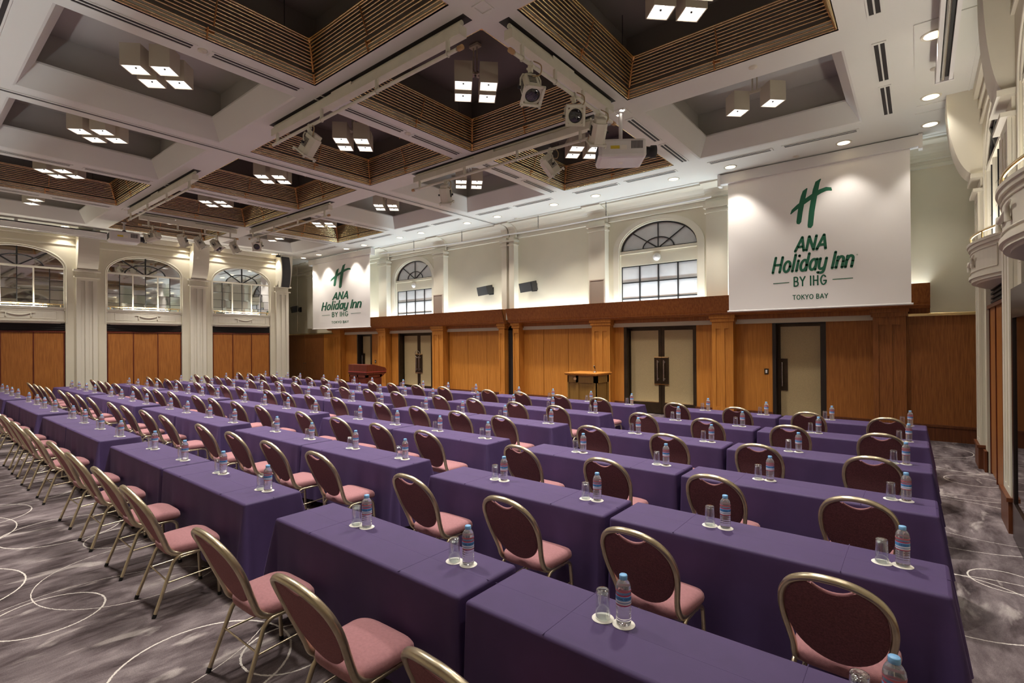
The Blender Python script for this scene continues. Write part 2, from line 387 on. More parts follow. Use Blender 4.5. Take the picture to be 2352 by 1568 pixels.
def wpanel(u0, u1, z0=.14, z1=2.36, v=VW, mat=honey, name='wood_panel'):
    m = MB(); m.cbox(-(u1 - u0) / 2 + .006, (u1 - u0) / 2 - .006, -.02, .03, z0, z1, .005)
    return m.build(name, mat, front, ((u0 + u1) / 2, v + .02, 0))
pan = [(-3.44, -2.56), (-1.56, -.66),  (-6.66, -6.2), (-4.3, -3.86), (-9.9, -8.88), (-8.88, -8.0), (-8.0, -7.1)]
for a, b_ in pan:
    wpanel(a, b_, mat=midw if a > -2 else honey); wpanel(mir(b_), mir(a))  # right bay: its dimmer light is put into a darker wood colour
wpanel(-.22, 1.9, v=12.42, mat=brownw)  # far-right panel toned darker to stand for the weaker light there
for a, b_ in ((-24.2, -22.46), (-22.46, -20.86), (-20.86, -19.9)): wpanel(a, b_, v=12.42, mat=brownw if a < -21 else honey)
for dx in (-.07, .07): MB().lathe([(0, 0), (.02, .004), (.026, .02), (.018, .03), (0, .034)], 12, M=Matrix.Rotation(PI / 2, 4, 'X')).build('panel_knob', bronze, front, (-22.46 + dx, 12.405, 1.02))
for a, b_ in ((-9.9, -7.1), (mir(-7.1), mir(-9.9))): MB().box(a, b_, 12.63, 12.66, 0, 2.4).build('panel_backing', darkw, front)
def baseb(u0, u1, v):
    m = MB(); m.box(u0, u1, v - .03, v + .02, 0, .26); m.box(u0, u1, v - .045, v + .02, .26, .30); return m
k = 0
m = MB()
for a, b_ in ((-.22, 1.9), (-24.2, -19.87)): m.add(*(lambda q: (q.v, q.f))(baseb(a, b_, 12.42)))
for a, b_ in ((-3.44, -2.56), (-1.56, -.66), (-6.66, -6.2), (-4.3, -3.86), (-9.9, -7.1)):
    for x0, x1 in ((a, b_), (mir(b_), mir(a))): m.add(*(lambda q: (q.v, q.f))(baseb(x0, x1, VW)))
structure(m.build('baseboard_front', mahogb))
def pilaster(u0, u1, flutes=2):
    m = MB(); w_ = u1 - u0; m.box(0, w_, .02, .32, 0, 2.40)
    e = .09 if flutes == 2 else .05; mid = .05
    m.box(0, e, 0, .03, .0, 2.40); m.box(w_ - e, w_, 0, .03, 0, 2.40)
    m.box(e, w_ - e, 0, .03, 0, .36); m.box(e, w_ - e, 0, .03, 2.20, 2.40)
    if flutes == 2: m.box(w_ / 2 - mid, w_ / 2 + mid, 0, .03, .36, 2.20)
    m.box(-.012, w_ + .012, -.014, .32, 0, .25); m.box(-.03, w_ + .03, -.03, .32, 2.36, 2.44); m.box(-.05, w_ + .05, -.06, .32, 2.44, 2.52)
    return m.build('fluted_pilaster', honey if u1 < -3 else brownw, front, (u0, VP_, 0))  # right end pilaster: shade carried by the browner wood colour
for a, b_ in ((-.71, -.19), (-3.82, -3.34), (-7.06, -6.5), ):
    pilaster(a, b_); pilaster(mir(b_), mir(a))
pilaster(-9.86, -9.62, 1); pilaster(mir(-9.62), mir(-9.86), 1)
MB().box(-10.2, -9.86, 12.5, 12.6, 0, 2.5).build('partition_pocket', darkw, front)
# ledge with hidden uplight
def ledge(u0, u1):
    m = MB(); fn = lambda p, q, t: (t, p, q)
    m.prism([(12.27, 2.50), (12.20, 2.53), (12.17, 2.60), (12.20, 2.60), (12.50, 2.60), (12.50, 2.50)], u0, u1, fn)
    m.prism([(12.17, 2.60), (12.06, 2.92), (12.05, 2.95), (12.08, 2.95), (12.20, 2.60)], u0, u1, fn)
    for e in (u0, u1 - .025): m.prism([(12.17, 2.60), (12.06, 2.95), (12.5, 2.95), (12.5, 2.60)], e, e + .025, fn)
    m.prism([(12.44, 2.405), (12.44, 2.51), (12.62, 2.51), (12.62, 2.405)], u0, u1, fn); m.prism([(12.16, 2.555), (12.155, 2.575), (12.19, 2.575), (12.19, 2.555)], u0, u1, fn); m.build('ledge', ledgew, front)
    
    c2 = MB(); c2.add([(u0 + .04, 12.29, 2.63), (u1 - .04, 12.29, 2.63), (u1 - .04, 12.37, 2.63), (u0 + .04, 12.37, 2.63)], [(0, 1, 2, 3)])
    c2.build('cove_strip', covem, front)
ledge(-9.95, .17); ledge(-20.23, -10.11)
for a, b_ in ((-3.3, -.74), (-6.46, -3.86), (-9.6, -7.1)):
    for x0, x1 in ((a, b_), (mir(b_), mir(a))): MB().cbox(x0, x1, VW - .06, VW + .01, 2.345, 2.41, .012).build('brass_strip', brass, front)
for x0, x1 in ((-.17, 1.9), (-24.2, -19.9)): MB().cbox(x0, x1, 12.36, 12.44, 2.345, 2.41, .012).build('brass_strip', brass, front)
# upper pilasters and crown moulding
CROWN = [(0, 5.17), (-.05, 5.18), (-.05, 5.23), (-.03, 5.245), (-.03, 5.30), (-.09, 5.32), (-.09, 5.37)] + [(-.42 + .33 * math.cos(PI / 2 * k / 6), 5.37 + .19 * math.sin(PI / 2 * k / 6)) for k in range(7)] + [(-.47, 5.565), (-.47, 5.6), (0, 5.6)]
def crown(u0, u1, v): return MB().prism([(v + p, q) for p, q in CROWN], u0, u1, lambda p, q, t: (t, p, q))
structure(crown(UL, UR, VU).build('trim_1', cream2))
def upil(u0, u1):
    m = MB(); m.box(u0, u1, 12.28, VU + .02, 2.62, 5.2)
    for z0, z1, e in ((4.94, 4.98, .03), (5.06, 5.12, .05)): m.box(u0 - e, u1 + e, 12.28 - e, VU + .02, z0, z1)
    m.v += []; q = crown(u0 - .03, u1 + .03, 12.40); m.add(q.v, q.f); return m.build('upper_pilaster', cream2, front)
for a, b_ in ((-7.13, -6.62), (-3.93, -3.44), (-.71, -.2), (-9.98, -9.78)):
    upil(a, b_); upil(mir(b_), mir(a))
upil(-22.0, -21.5)
MB().box(-10.16, -9.96, 12.4, 12.52, 2.95, 5.55).build('partition_pocket', pbr('tan_paint', (.30, .22, .12), .6), front)
# arched windows with frosted panes
def front_window(n, c):
    o = obj('window_%d' % n, None, None, (0, 0, 0)); structure(o)
    hw, zs, rise, d = 1.03, 4.34, .68, -.12
    m = MB()   # arch casing
    A = [(c + 1.22, 2.62)] + arch_pts(c, 1.22, zs, .82) + [(c - 1.22, 2.62)]; B_ = [(c + 1.06, 2.62)] + arch_pts(c, 1.06, zs, .71) + [(c - 1.06, 2.62)]
    for dd, A_, B2 in ((.03, A, B_),):
        for k in range(len(A_) - 1):
            a, b_, c_, e = A_[k], A_[k + 1], B2[k + 1], B2[k]
            m.add([Pf(a[0], a[1], dd), Pf(b_[0], b_[1], dd), Pf(c_[0], c_[1], dd), Pf(e[0], e[1], dd)], [(0, 1, 2, 3)])
            m.add([Pf(a[0], a[1], dd), Pf(b_[0], b_[1], dd), Pf(b_[0], b_[1], 0), Pf(a[0], a[1], 0)], [(0, 1, 2, 3)])
            m.add([Pf(e[0], e[1], dd), Pf(c_[0], c_[1], dd), Pf(c_[0], c_[1], 0), Pf(e[0], e[1], 0)], [(0, 1, 2, 3)])
    m.build('arch_casing', cream2, o)
    m = MB(); m.box(c - hw, c + hw, VU + .06, VU + .16, 3.93, 4.30); m.box(c - hw, c + hw, VU + .01, VU + .16, 4.25, 4.33); m.build('spandrel_panel', cream, o)
    # fan panes: four sectors, inner and outer
    cuts = [0, PI * .25, PI * .5, PI * .75, PI]
    for a0, a1 in zip(cuts, cuts[1:]):
        fan_pane(c, zs, a0, a1, .42, .98, hw, rise, Pf, d).build('pane', frost, o); fan_pane(c, zs, a0, a1, 0, .40, hw, rise, Pf, d).build('pane', frost, o)
    for i in range(4):
        for z0, z1 in ((2.62, 3.06), (3.06, 3.49), (3.49, 3.92)):
            x0 = c - hw + i * hw / 2; MB().cbox(x0 + .015, x0 + hw / 2 - .015, VU + .115, VU + .13, z0 + .012, z1 - .012, .004).build('pane', frost, o)
    m = MB()
    for i in range(5): x0 = c - hw + i * hw / 2; m.box(x0 - .014, x0 + .014, VU + .09, VU + .13, 2.62, 3.93)
    for z in (3.06, 3.49, 3.92): m.box(c - hw, c + hw, VU + .09, VU + .13, z - .014, z + .014)
    m.tube([Pf(a, z, -.1) for a, z in arch_pts(c, hw - .02, zs, rise - .02)], .02, 6); m.tube([Pf(a, z, -.1) for a, z in arch_pts(c, hw * .41, zs, rise * .41, 16)], .015, 6)
    m.box(c - hw, c + hw, VU + .08, VU + .13, 4.325, 4.36)
    for a in cuts[1:-1]: m.tube([Pf(c, zs, -.1), Pf(c + hw * .98 * math.cos(a), zs + rise * .98 * math.sin(a), -.1)], .015, 6)
    m.build('muntins', muntin, o)
    m = MB(); m.lathe([(.0, 0), (.10, .0), (.10, .02), (.06, .04), (.055, .07), (.03, .09), (0, .095)], 18, M=Matrix.Rotation(PI / 2, 4, 'X'))
    t = tag(m.build('dome_sensor', whitep, None, (c - .02, VU + .06, 4.1)), 'small white dome sensor under arched window %s' % ('beside the large screen' if n == 2 else 'beside the small distant screen'), 'sensor', 'dome sensors under the arched windows')
front_window(1, -14.81); front_window(2, -5.25)
# doors in the wood wall
def dbl_door(n, u0, u1):
    o = structure(obj('door_%d' % n, None))
    m = MB(); m.box(u0 - .02, u0 + .06, VW - .01, VD + .06, 0, 2.34); m.box(u1 - .06, u1 + .02, VW - .01, VD + .06, 0, 2.34); m.box(u0, u1, VW + .02, VD + .06, 2.27, 2.36); m.build('door_frame', bronze, o)
    c = (u0 + u1) / 2
    for s in (-1, 1):
        a, b_ = (u0 + .06, c - .004) if s < 0 else (c + .004, u1 - .06); L = obj('door_leaf', None, o)
        st, si = (b_ - .075, b_) if s < 0 else (a, a + .075)
        m = MB(); m.box(a, b_, VD, VD + .045, .02, .30); m.box(a, b_, VD, VD + .045, 2.20, 2.27); m.box(st, si, VD - .004, VD + .045, .30, 2.20)
        e = (a, a + .03) if s < 0 else (b_ - .03, b_); m.box(*e, VD, VD + .045, .3, 2.2)
        g = (b_ - .19, b_) if s < 0 else (a, a + .19); m.box(*g, VD - .01, VD + .03, .78, 1.50)
        m.build('stile', bronze, L)
        m = MB(); gg = (a + .03, b_ - .075) if s < 0 else (a + .075, b_ - .03); m.box(*gg, VD + .012, VD + .03, .30, 2.20); m.build('glass_panel', filmg, L)
        m = MB(); m.box(*g, VD - .018, VD - .008, .775, .80); m.box(*g, VD - .018, VD - .008, 1.485, 1.51); m.box(*gg, VD - .002, VD + .01, .30, .32); m.build('edge_strip', brass, L)
        hx = c + s * .085; m = MB(); m.tube([(hx, VD - .07, .88), (hx, VD - .07, 1.42)], .014, 10)
        for z in (.93, 1.37): m.tube([(hx, VD, z), (hx, VD - .07, z)], .012, 8); m.lathe([(.024, 0), (.024, .012)], 12, M=Matrix.Translation((hx, VD - .01, z)) @ Matrix.Rotation(PI / 2, 4, 'X'))
        m.build('pull_handle', steel, L)
    if n == 1:
        m = MB(); m.tube([(c + .13 * math.cos(t), VD - .075, 1.50 + .13 * math.sin(t)) for t in [2 * PI * k / 24 for k in range(24)]], .012, 6, closed=True); tag(m.build('ring_bolt', steel), 'steel ring looped over both handles of the far glass double door', 'ring')
dbl_door(2, -6.2, -4.3); dbl_door(1, mir(-4.3), mir(-6.2))
def sgl_door(n, u0, u1, h):
    o = structure(obj('door_%d' % n, None))
    m = MB(); m.box(u0 - .02, u0 + .05, VW - .01, VD + .06, 0, 2.34); m.box(u1 - .08, u1 + .02, VW - .01, VD + .06, 0, 2.34); m.box(u0, u1, VW, VD + .06, 2.28, 2.36); m.build('door_frame', pbr('black_frame%d' % n, (.02, .014, .01), .35), o)
    L = obj('door_leaf', None, o); a, b_ = u0 + .05, u1 - .08
    m = MB(); m.box(a, b_, VD, VD + .045, .02, .2); m.box(a, b_, VD, VD + .045, 2.22, 2.28); m.box(a, a + .06, VD, VD + .045, .2, 2.22); m.box(b_ - .03, b_, VD, VD + .045, .2, 2.22)
    hx = a + .1; m.box(a, a + .2, VD - .01, VD + .03, .78, 1.5); m.build('stile', bronze, L)
    MB().box(a + .06, b_ - .03, VD + .012, VD + .03, .2, 2.22).build('glass_panel', filmg, L)
    m = MB(); m.tube([(hx, VD - .07, .88), (hx, VD - .07, 1.42)], .014, 10)
    for z in (.93, 1.37): m.tube([(hx, VD, z), (hx, VD - .07, z)], .012, 8)
    m.build('pull_handle', steel, L)
sgl_door(3, -2.555, -1.56, 0); sgl_door(4, mir(-1.56), mir(-2.555), 0)
for i, (x, z, lb) in enumerate(((-2.70, 1.21, 'left of the near single glass door'), (-17.25, 1.18, 'on honey wood panel behind the red lectern'))):
    t = thing('light_switch', 'dark switch plate with white rocker ' + lb, 'switch', (x, VW, z))
    MB().cbox(-.045, .045, -.012, 0, -.065, .065, .004).build('plate', bronze, t); MB().cbox(-.018, .018, -.02, -.012, -.035, .035, .003).build('rocker', whitep, t)
# grille vents on upper pilasters
for i, (x, lb) in enumerate(((-6.87, 'beside the near arched window'), (-13.21, 'beside the far arched window'))):
    t = thing('wall_vent', 'tan rectangular speaker grille on cream pilaster ' + lb, 'vent', (x, 12.28, 3.28))
    m = MB(); m.box(-.23, .23, -.02, .01, -.34, -.31); m.box(-.23, .23, -.02, .01, .31, .34); m.box(-.23, -.20, -.02, .01, -.31, .31); m.box(.20, .23, -.02, .01, -.31, .31); m.build('frame', pbr('vent_frame%d' % i, (.45, .36, .29), .6), t)
    MB().box(-.20, .20, -.008, .01, -.31, .31).build('grille', tanp, t)
# ---------------------------------------------------------------- side walls
def curve_u(c, hw, bow, n=20): return [(c - hw + 2 * hw * k / n, bow * (1 - ((2 * k / n) - 1) ** 2)) for k in range(n + 1)]
def side_wall(name, sgn, u0, pil, bays, wnum, dnum, mirror_bays=()):
    X = (lambda s: u0 + s) if sgn > 0 else (lambda s: u0 - s)
    S = lambda a, z, d: (X(d - .06), a, z)
    B3 = lambda m, s0, s1, v0, v1, z0, z1: m.box(min(X(s0), X(s1)), max(X(s0), X(s1)), v0, v1, z0, z1)
    m = MB(); edge = -.9
    for c in sorted(bays):
        m.add([S(edge, 0, 0), S(c - 1.3, 0, 0), S(c - 1.3, CZ, 0), S(edge, CZ, 0)], [(0, 1, 2, 3)])
        arch_wall(m, S, c - 1.3, c + 1.3, 0, CZ, c, 1.09, 0, 4.31, .62, .12); edge = c + 1.3
    m.add([S(edge, 0, 0), S(10.7, 0, 0), S(10.7, CZ, 0), S(edge, CZ, 0)], [(0, 1, 2, 3)])
    m.add([S(10.7, 0, 0), S(10.7, 0, -3.2), S(10.7, CZ, -3.2), S(10.7, CZ, 0)], [(0, 1, 2, 3)])
    wall = structure(m.build(name, cream))
    # crown lines
    m = MB()
    pr = lambda z0, z1, s: B3(m, -.07, s - .06, -.9, 10.7, z0, z1)
    pr(5.06, 5.10, .03); pr(5.28, 5.33, .05); pr(5.44, 5.6, .10)
    structure(m.build('trim_%d' % (2 if sgn > 0 else 3), cream2))
    for c in pil:
        m = MB(); h = .265; BD = .17 if abs(c - 7.18) < .01 else .34
        B3(m, -.14, -.032, c - h, c + h, .34, 4.31)
        for z0, z1, e in ((4.07, 4.115, .055), (4.27, 4.33, .08)): B3(m, -.14, e, c - h - e, c + h + e, z0, z1)
        # raised fillets between two flutes
        for a, b_ in ((-h, -.15), (-.045, .045), (.15, h)): B3(m, -.034, 0, c + a, c + b_, .42, 3.98)
        for z0, z1 in ((.34, .42), (3.98, 4.07)): B3(m, -.034, 0, c - h, c + h, z0, z1)
        m.build('fluted_pilaster', cream2, wall)
        m = MB(); prof = [(-.12, 4.33)] + [(.0 + .34 * math.sin(PI / 2 * k / 14) - .0, 4.33 + 1.27 * (1 - math.cos(PI / 2 * k / 14))) for k in range(15)] + [(-.12, CZ)]
        prof = [(-.12, 4.33)] + [(BD * math.sin(PI / 2 * k / 14), 4.33 + (1.27) * (1 - math.cos(PI / 2 * k / 14))) for k in range(15)] + [(-.12, CZ)]
        m.prism(prof, c - h, c + h, lambda p, q, t: (X(p), t, q)); m.build('curved_bracket', cream2, wall)
        m = MB(); B3(m, -.14, .02, c - h - .02, c + h + .02, 0, .31); B3(m, -.14, .035, c - h - .035, c + h + .035, .31, .35); m.build('plinth', mahogb, wall)
    m = MB(); ed = -.9
    for c in sorted(bays): B3(m, -.07, -.03, ed, c - 1.09, 0, .3); ed = c + 1.09
    B3(m, -.07, -.03, ed, 10.6, 0, .3); structure(m.build('baseboard_' + name.split('_')[1], mahogb))
    for bi, c in enumerate(bays):
        # folding doors
        o = structure(obj('door_%d' % (dnum + bi), None)); hw = 1.09; n = 3
        mb_ = c in mirror_bays; sd = 0 if mb_ else -.10
        if mb_:
            for k in range(2):
                v0 = c - hw - .12 + k * (hw + .12); v1 = v0 + hw + .12; L = obj('door_leaf', None, o)
                m = MB(); B3(m, sd - .05, sd, v0 + .003, v1 - .003, 0, .34); B3(m, sd - .05, sd, v0 + .003, v1 - .003, 2.10, 2.38); B3(m, sd - .05, sd, v0 + .003, v0 + .09, .34, 2.1); B3(m, sd - .05, sd, v1 - .09, v1 - .003, .34, 2.1); m.build('leaf_frame', pbr('dark_frame%d%d' % (dnum, k), (.022, .014, .012), .25), L)
                m = MB(); B3(m, sd - .03, sd - .015, v0 + .09, v1 - .09, .34, 2.10); m.build('mirror_panel', mirrord, L)
        else:
            for k in range(n):
                v0 = c - hw + .03 + k * (2 * hw - .06) / n; v1 = v0 + (2 * hw - .06) / n
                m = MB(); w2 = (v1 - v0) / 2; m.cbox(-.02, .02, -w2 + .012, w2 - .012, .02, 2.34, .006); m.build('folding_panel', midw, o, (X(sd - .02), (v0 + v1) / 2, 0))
            m = MB()
            for k in range(n + 1):
                v0 = c - hw + .03 + k * (2 * hw - .06) / n; B3(m, sd - .05, sd + .012, v0 - .014, v0 + .014, 0, 2.36)
            B3(m, sd - .05, sd + .03, c - hw, c + hw, 2.33, 2.375); m.build('door_frame', mahog, o)
        m = MB(); B3(m, -.17, -.14, c - hw, c + hw, 2.38, 2.65)
        for z in (2.42, 2.48, 2.54, 2.6): B3(m, -.14, -.11, c - hw, c + hw, z - .012, z + .012)
        m.build('louvre', darkw, wall)
        # bowed balcony
        bow = .27; cu = [(v, s - .10) for v, s in curve_u(c, hw, bow)]
        def curved(z0, z1, off, inner=-.11):
            q = MB(); pts = [(v, s + off) for v, s in cu]; nn = len(pts)
            vs = [(X(s), v, z0) for v, s in pts] + [(X(s), v, z1) for v, s in pts] + [(X(inner), v, z0) for v, s in pts] + [(X(inner), v, z1) for v, s in pts]
            fs = []
            for k in range(nn - 1):
                fs += [(k, k + 1, nn + k + 1, nn + k), (k, 2 * nn + k, 2 * nn + k + 1, k + 1), (nn + k, nn + k + 1, 3 * nn + k + 1, 3 * nn + k)]
            for k in (0, nn - 1): fs.append((k, nn + k, 3 * nn + k, 2 * nn + k))
            return q.add(vs, fs)
        bal = structure(obj('balcony', None))
        bal.name = 'balcony'
        m = MB()
        for z0, z1, off in ((2.60, 2.62, -.06), (2.62, 2.66, -.015), (2.66, 2.70, .01), (2.70, 3.03, -.012), (3.03, 3.07, .012), (3.07, 3.10, .028)):
            q = curved(z0, z1, off); m.add(q.v, q.f)
        for z in (2.745, 2.985): m.tube([(X(s - .008), v, z) for v, s in cu[2:-2]], .009, 6)
        for kk in (2, -3): m.tube([(X(cu[kk][1] - .008), cu[kk][0], 2.745), (X(cu[kk][1] - .008), cu[kk][0], 2.985)], .009, 6)
        m.build('parapet', cream2, bal)
        m = MB(); sx = lambda v: bow * (1 - ((v - c) / hw) ** 2) - .10
        m.tube([(X(sx(c + t * .27) + .008), c + t * .27, 2.90 - .06 * (1 - t * t)) for t in [k / 8 - 1 for k in range(17)]], [.009 + .014 * (1 - (k / 8 - 1) ** 2) for k in range(17)], 8)
        for s in (-1, 1):
            v = c + s * .27; m.tube([(X(sx(v) + .006), v + s * .10, 2.925), (X(sx(v) + .012), v, 2.91), (X(sx(v) + .012), v, 2.83), (X(sx(v) + .006), v, 2.79)], [.009, .016, .018, .024], 8)
        m.build('swag', cream2, bal)
        m = MB(); rail = [(X(s - .01), v, 3.195) for v, s in cu]; m.tube(rail, .015, 8)
        for kk in (1, 5, 10, 15, 19): m.tube([(X(cu[kk][1] - .01), cu[kk][0], 3.09), (X(cu[kk][1] - .01), cu[kk][0], 3.195)], .010, 6)
        m.build('brass_rail', brass, bal)
        m = MB(); cc_ = cu[4:-4]; nn_ = len(cc_); m.add([(X(max(s - .15, -.06)), v, 3.112) for v, s in cc_] + [(X(s - .075), v, 3.112) for v, s in cc_], [(k, k + 1, nn_ + k + 1, nn_ + k) for k in range(nn_ - 1)]); m.build('trough_strip', trom, bal, fix=False)
        # mirror window
        o = structure(obj('window_%d' % (wnum + bi), None)); d = -.045; zs, rise = 4.31, .62
        cuts = [0, PI * .28, PI * .5, PI * .72, PI]
        for a0, a1 in zip(cuts, cuts[1:]):
            fan_pane(c, zs, a0, a1, .55, .985, hw, rise, S, d).build('pane', mirror, o); fan_pane(c, zs, a0, a1, 0, .53, hw, rise, S, d).build('pane', mirror, o)
        rows = [3.0, 3.33, 3.63, 3.93, 4.29]
        pm = MB(); pm.cbox(-.006, .006, -.5, .5, -.5, .5, .004); pme = pm.mesh('pane', mirror)
        for cc in range(6):
            for r in range(4):
                v0 = c - hw + cc * hw / 3; w_ = hw / 3; z0, z1 = rows[r], rows[r + 1]
                obj('pane', pme, o, (X(d - .066), v0 + w_ / 2, (z0 + z1) / 2), (0, random.uniform(-.012, .012), random.uniform(-.012, .012)), (1, w_ - .016, z1 - z0 - .01))
        m = MB()
        for cc in (1, 3, 5): B3(m, -.115, -.095, c - hw + cc * hw / 3 - .009, c - hw + cc * hw / 3 + .009, 3.0, 4.30)
        m.tube([S(a, z, -.035) for a, z in arch_pts(c, hw * .54, zs, rise * .54, 18)], .02, 6)
        for a in cuts[1:-1]: m.tube([S(c, zs, -.035), S(c + hw * .97 * math.cos(a), zs + rise * .97 * math.sin(a), -.035)], .021, 6)
        m.build('muntins', muntin, o)
        m = MB()
        for cc in (0, 2, 4, 6):
            v = c - hw + cc * hw / 3; v = min(max(v, c - hw + .02), c + hw - .02); B3(m, -.12, -.08, v - .016, v + .016, 3.0, 4.31)
        B3(m, -.12, -.075, c - hw, c + hw, 4.285, 4.34); m.tube([S(a, z, -.025) for a, z in arch_pts(c, hw - .015, zs, rise - .015)], .024, 6)
        m.tube([S(a, z, .0) for a, z in [(c + hw + .03, 2.62)] + arch_pts(c, hw + .03, zs, rise + .03) + [(c - hw - .03, 2.62)]], .016, 6)
        m.build('window_frame', cream2, o)
        B = MB(); B3(B, -.24, -.18, c - hw - .1, c + hw + .1, 0, 5.1); B.build('backing', darkw, wall)
    return wall, X
side_wall('wall_left', 1, -20.72, [.88, 4.09, 7.30, 10.47], [2.485, 5.69, 8.885], 3, 5)
side_wall('wall_right', -1, .69, [.80, 3.99, 7.18, 10.37], [5.585, 8.775], 6, 8, (5.585,))
rear = structure(MB().box(UL, UR, -.95, -.9, 0, CZ).build('wall_back', cream))
m = MB(); m.prism([(-.62, 2.50), (-.46, 2.95), (-.43, 2.95), (-.58, 2.50)], -20.6, .6, lambda p, q, t: (t, p, q)); m.box(-20.6, .6, -.9, -.58, 2.46, 2.52); m.build('ledge', ledgew, rear)  # unseen ledge added behind the camera to hold the fill strip
MB().add([(-20.5, -.72, 2.56), (.5, -.72, 2.56), (.5, -.80, 2.56), (-20.5, -.80, 2.56)], [(0, 1, 2, 3)]).build('cove_strip', emit('rear_fill_strip', (.85, .94, 1), COVE_E * .4), rear)  # unseen glowing strip added to lift the nearer ceiling
structure(MB().box(UL - .05, UL, -.9, 13.05, 0, CZ).build('wall_far_left', cream)); structure(MB().box(UR, UR + .05, -.9, 13.05, 0, CZ).build('wall_far_right', cream))
# ---------------------------------------------------------------- brass rod screens in coffers
rodmesh = MB().tube([(-.5, 0, 0), (.5, 0, 0)], 1, 8).mesh('rod', brass)
RODS = [(.006, .016), (.016, .042), (.030, .082), (.044, .118)] + [(.062 + .0145 * k, .175 + .039 * k) for k in range(8)] + [(.175, .485), (.185, .512)]
colw = ['leftmost', 'second from left', 'third from left', 'fourth from left', 'fifth from left', 'rightmost']
roww = ['nearest the camera side', 'middle of ceiling', 'beside the wood wall']
ROWC = ['row by rear wall', 'middle row', 'row along wood wall']
for (i, j), kd in KIND.items():
    u0, v0 = UMIN[i], VMIN[j]; cu, cv = u0 + WID / 2, v0 + WID / 2
    if kd == 'B':
        t = thing('brass_rod_screen', 'brass rod screen lining the ceiling coffer %s, %s' % (colw[i], ROWC[j]), 'screen', (cu, cv, CZ), 0, 'brass rod coffer screens')
        for side in range(4):
            rz = side * PI / 2
            for ins, z in RODS:
                L_ = WID - 2 * ins - .02; d = WID / 2 - ins - .012
                r_ = .0098 if z < .46 else .0125
                obj('rod', rodmesh, t, (d * math.sin(rz), -d * math.cos(rz), z), (0, 0, rz), (L_, r_, r_))
            R = Matrix.Rotation(rz, 4, 'Z'); m = MB()
            cpt = lambda ins, z: R @ Vector((-(WID / 2 - ins), -(WID / 2 - ins), z))
            m.tube([cpt(.02, .01), cpt(.05, .12)], .022, 6); m.tube([cpt(.065, .15), cpt(.17, .46)], .02, 6); m.tube([cpt(.18, .47), cpt(.2, .51)], .024, 6)
            m.build('corner_bracket', copper, t)
            m = MB(); mp_ = lambda x, ins, z: R @ Vector((x, -(WID / 2 - ins - .03), z))
            m.tube([mp_(0, .06, .16), mp_(0, .17, .47)], .008, 6); m.tube([mp_(.06, .0, .0), mp_(.06, .045, .13)], .009, 6)
            m.add(*(lambda q: (q.v, q.f))(MB().box(-.02, .08, -WID / 2 + .04, -WID / 2 + .055, .085, .115, R)))
            m.build('hanger', copper, t)
            m = MB(); a = R @ Vector((-WID / 2 + .55, -WID / 2 + .2, .5)); m.tube([a, a + Vector((0, 0, .45))], .006, 5); m.build('suspension_rod', darkw, t)
    # lamps
    two = (i in (0, 5) and j in (0, 2))
    zb = .15 if two else .20
    offs = [(-.27, 0), (.27, 0)] if two else [(-.27, 0), (.27, 0), (0, -.27), (0, .27)]
    t = thing('ceiling_lamp', 'cluster of %s box lamps in coffer %s, %s' % ('two' if two else 'four', colw[i], ROWC[j]), 'lamp', (cu, cv, CZ), 0, 'box lamp clusters in the coffers')
    hb = .17
    for k, (dx, dy) in enumerate(offs):
        m = MB(); R = Matrix.Translation((dx, dy, zb)) @ Matrix.Rotation(PI / 4, 4, 'Z')
        hs = .135; a = [(-hs, -hs), (hs, -hs), (hs, hs), (-hs, hs)]; b_ = [(x * .92, y * .92) for x, y in a]
        vs = [R @ Vector((x, y, 0)) for x, y in a] + [R @ Vector((x, y, .31)) for x, y in a] + [R @ Vector((x, y, 0)) for x, y in b_] + [R @ Vector((x, y, .01)) for x, y in b_]
        m.add(vs, [(q, (q + 1) % 4, 4 + (q + 1) % 4, 4 + q) for q in range(4)] + [(4, 5, 6, 7)] + [(q, (q + 1) % 4, 8 + (q + 1) % 4, 8 + q) for q in range(4)] + [(8 + q, 8 + (q + 1) % 4, 12 + (q + 1) % 4, 12 + q) for q in range(4)])
        bx = m.build('lamp_box', lampw, t)
        m = MB(); c_ = [(x * .45, y * .45) for x, y in a]
        vs = [R @ Vector((x, y, .01)) for x, y in b_] + [R @ Vector((x, y, .10)) for x, y in c_]
        m.add(vs, [(q, (q + 1) % 4, 4 + (q + 1) % 4, 4 + q) for q in range(4)]); m.build('reflector', reflm, bx)
        m = MB(); m.add(vs[4:], [(0, 1, 2, 3)]); m.build('bulb', lampm, bx)
        m = MB(); m.lathe([(.0, .02), (.012, .022), (.014, .035), (0, .045)], 8, M=R); m.build('lamp_pin', darkw, bx)
    m = MB(); m.box(-.27, .27, -.02, .02, zb + .26, zb + .30)
    if not two: m.box(-.02, .02, -.27, .27, zb + .26, zb + .30)
    for s in (-1, 1): m.tube([(s * .035, 0, zb + .3), (s * .035, 0, .94)], .012, 6)
    m.box(-.09, .09, -.05, .05, .90, .935); m.build('stem', lampw, t)
    ld = bpy.data.lights.new('lamp_beam', 'SPOT'); ld.energy = BEAM_W * (.55 if two else 1); ld.spot_size = 1.9; ld.spot_blend = .8; ld.shadow_soft_size = .22; ld.color = (1, .94, .87)
    obj('lamp_beam', ld, t, (0, 0, zb - .25))
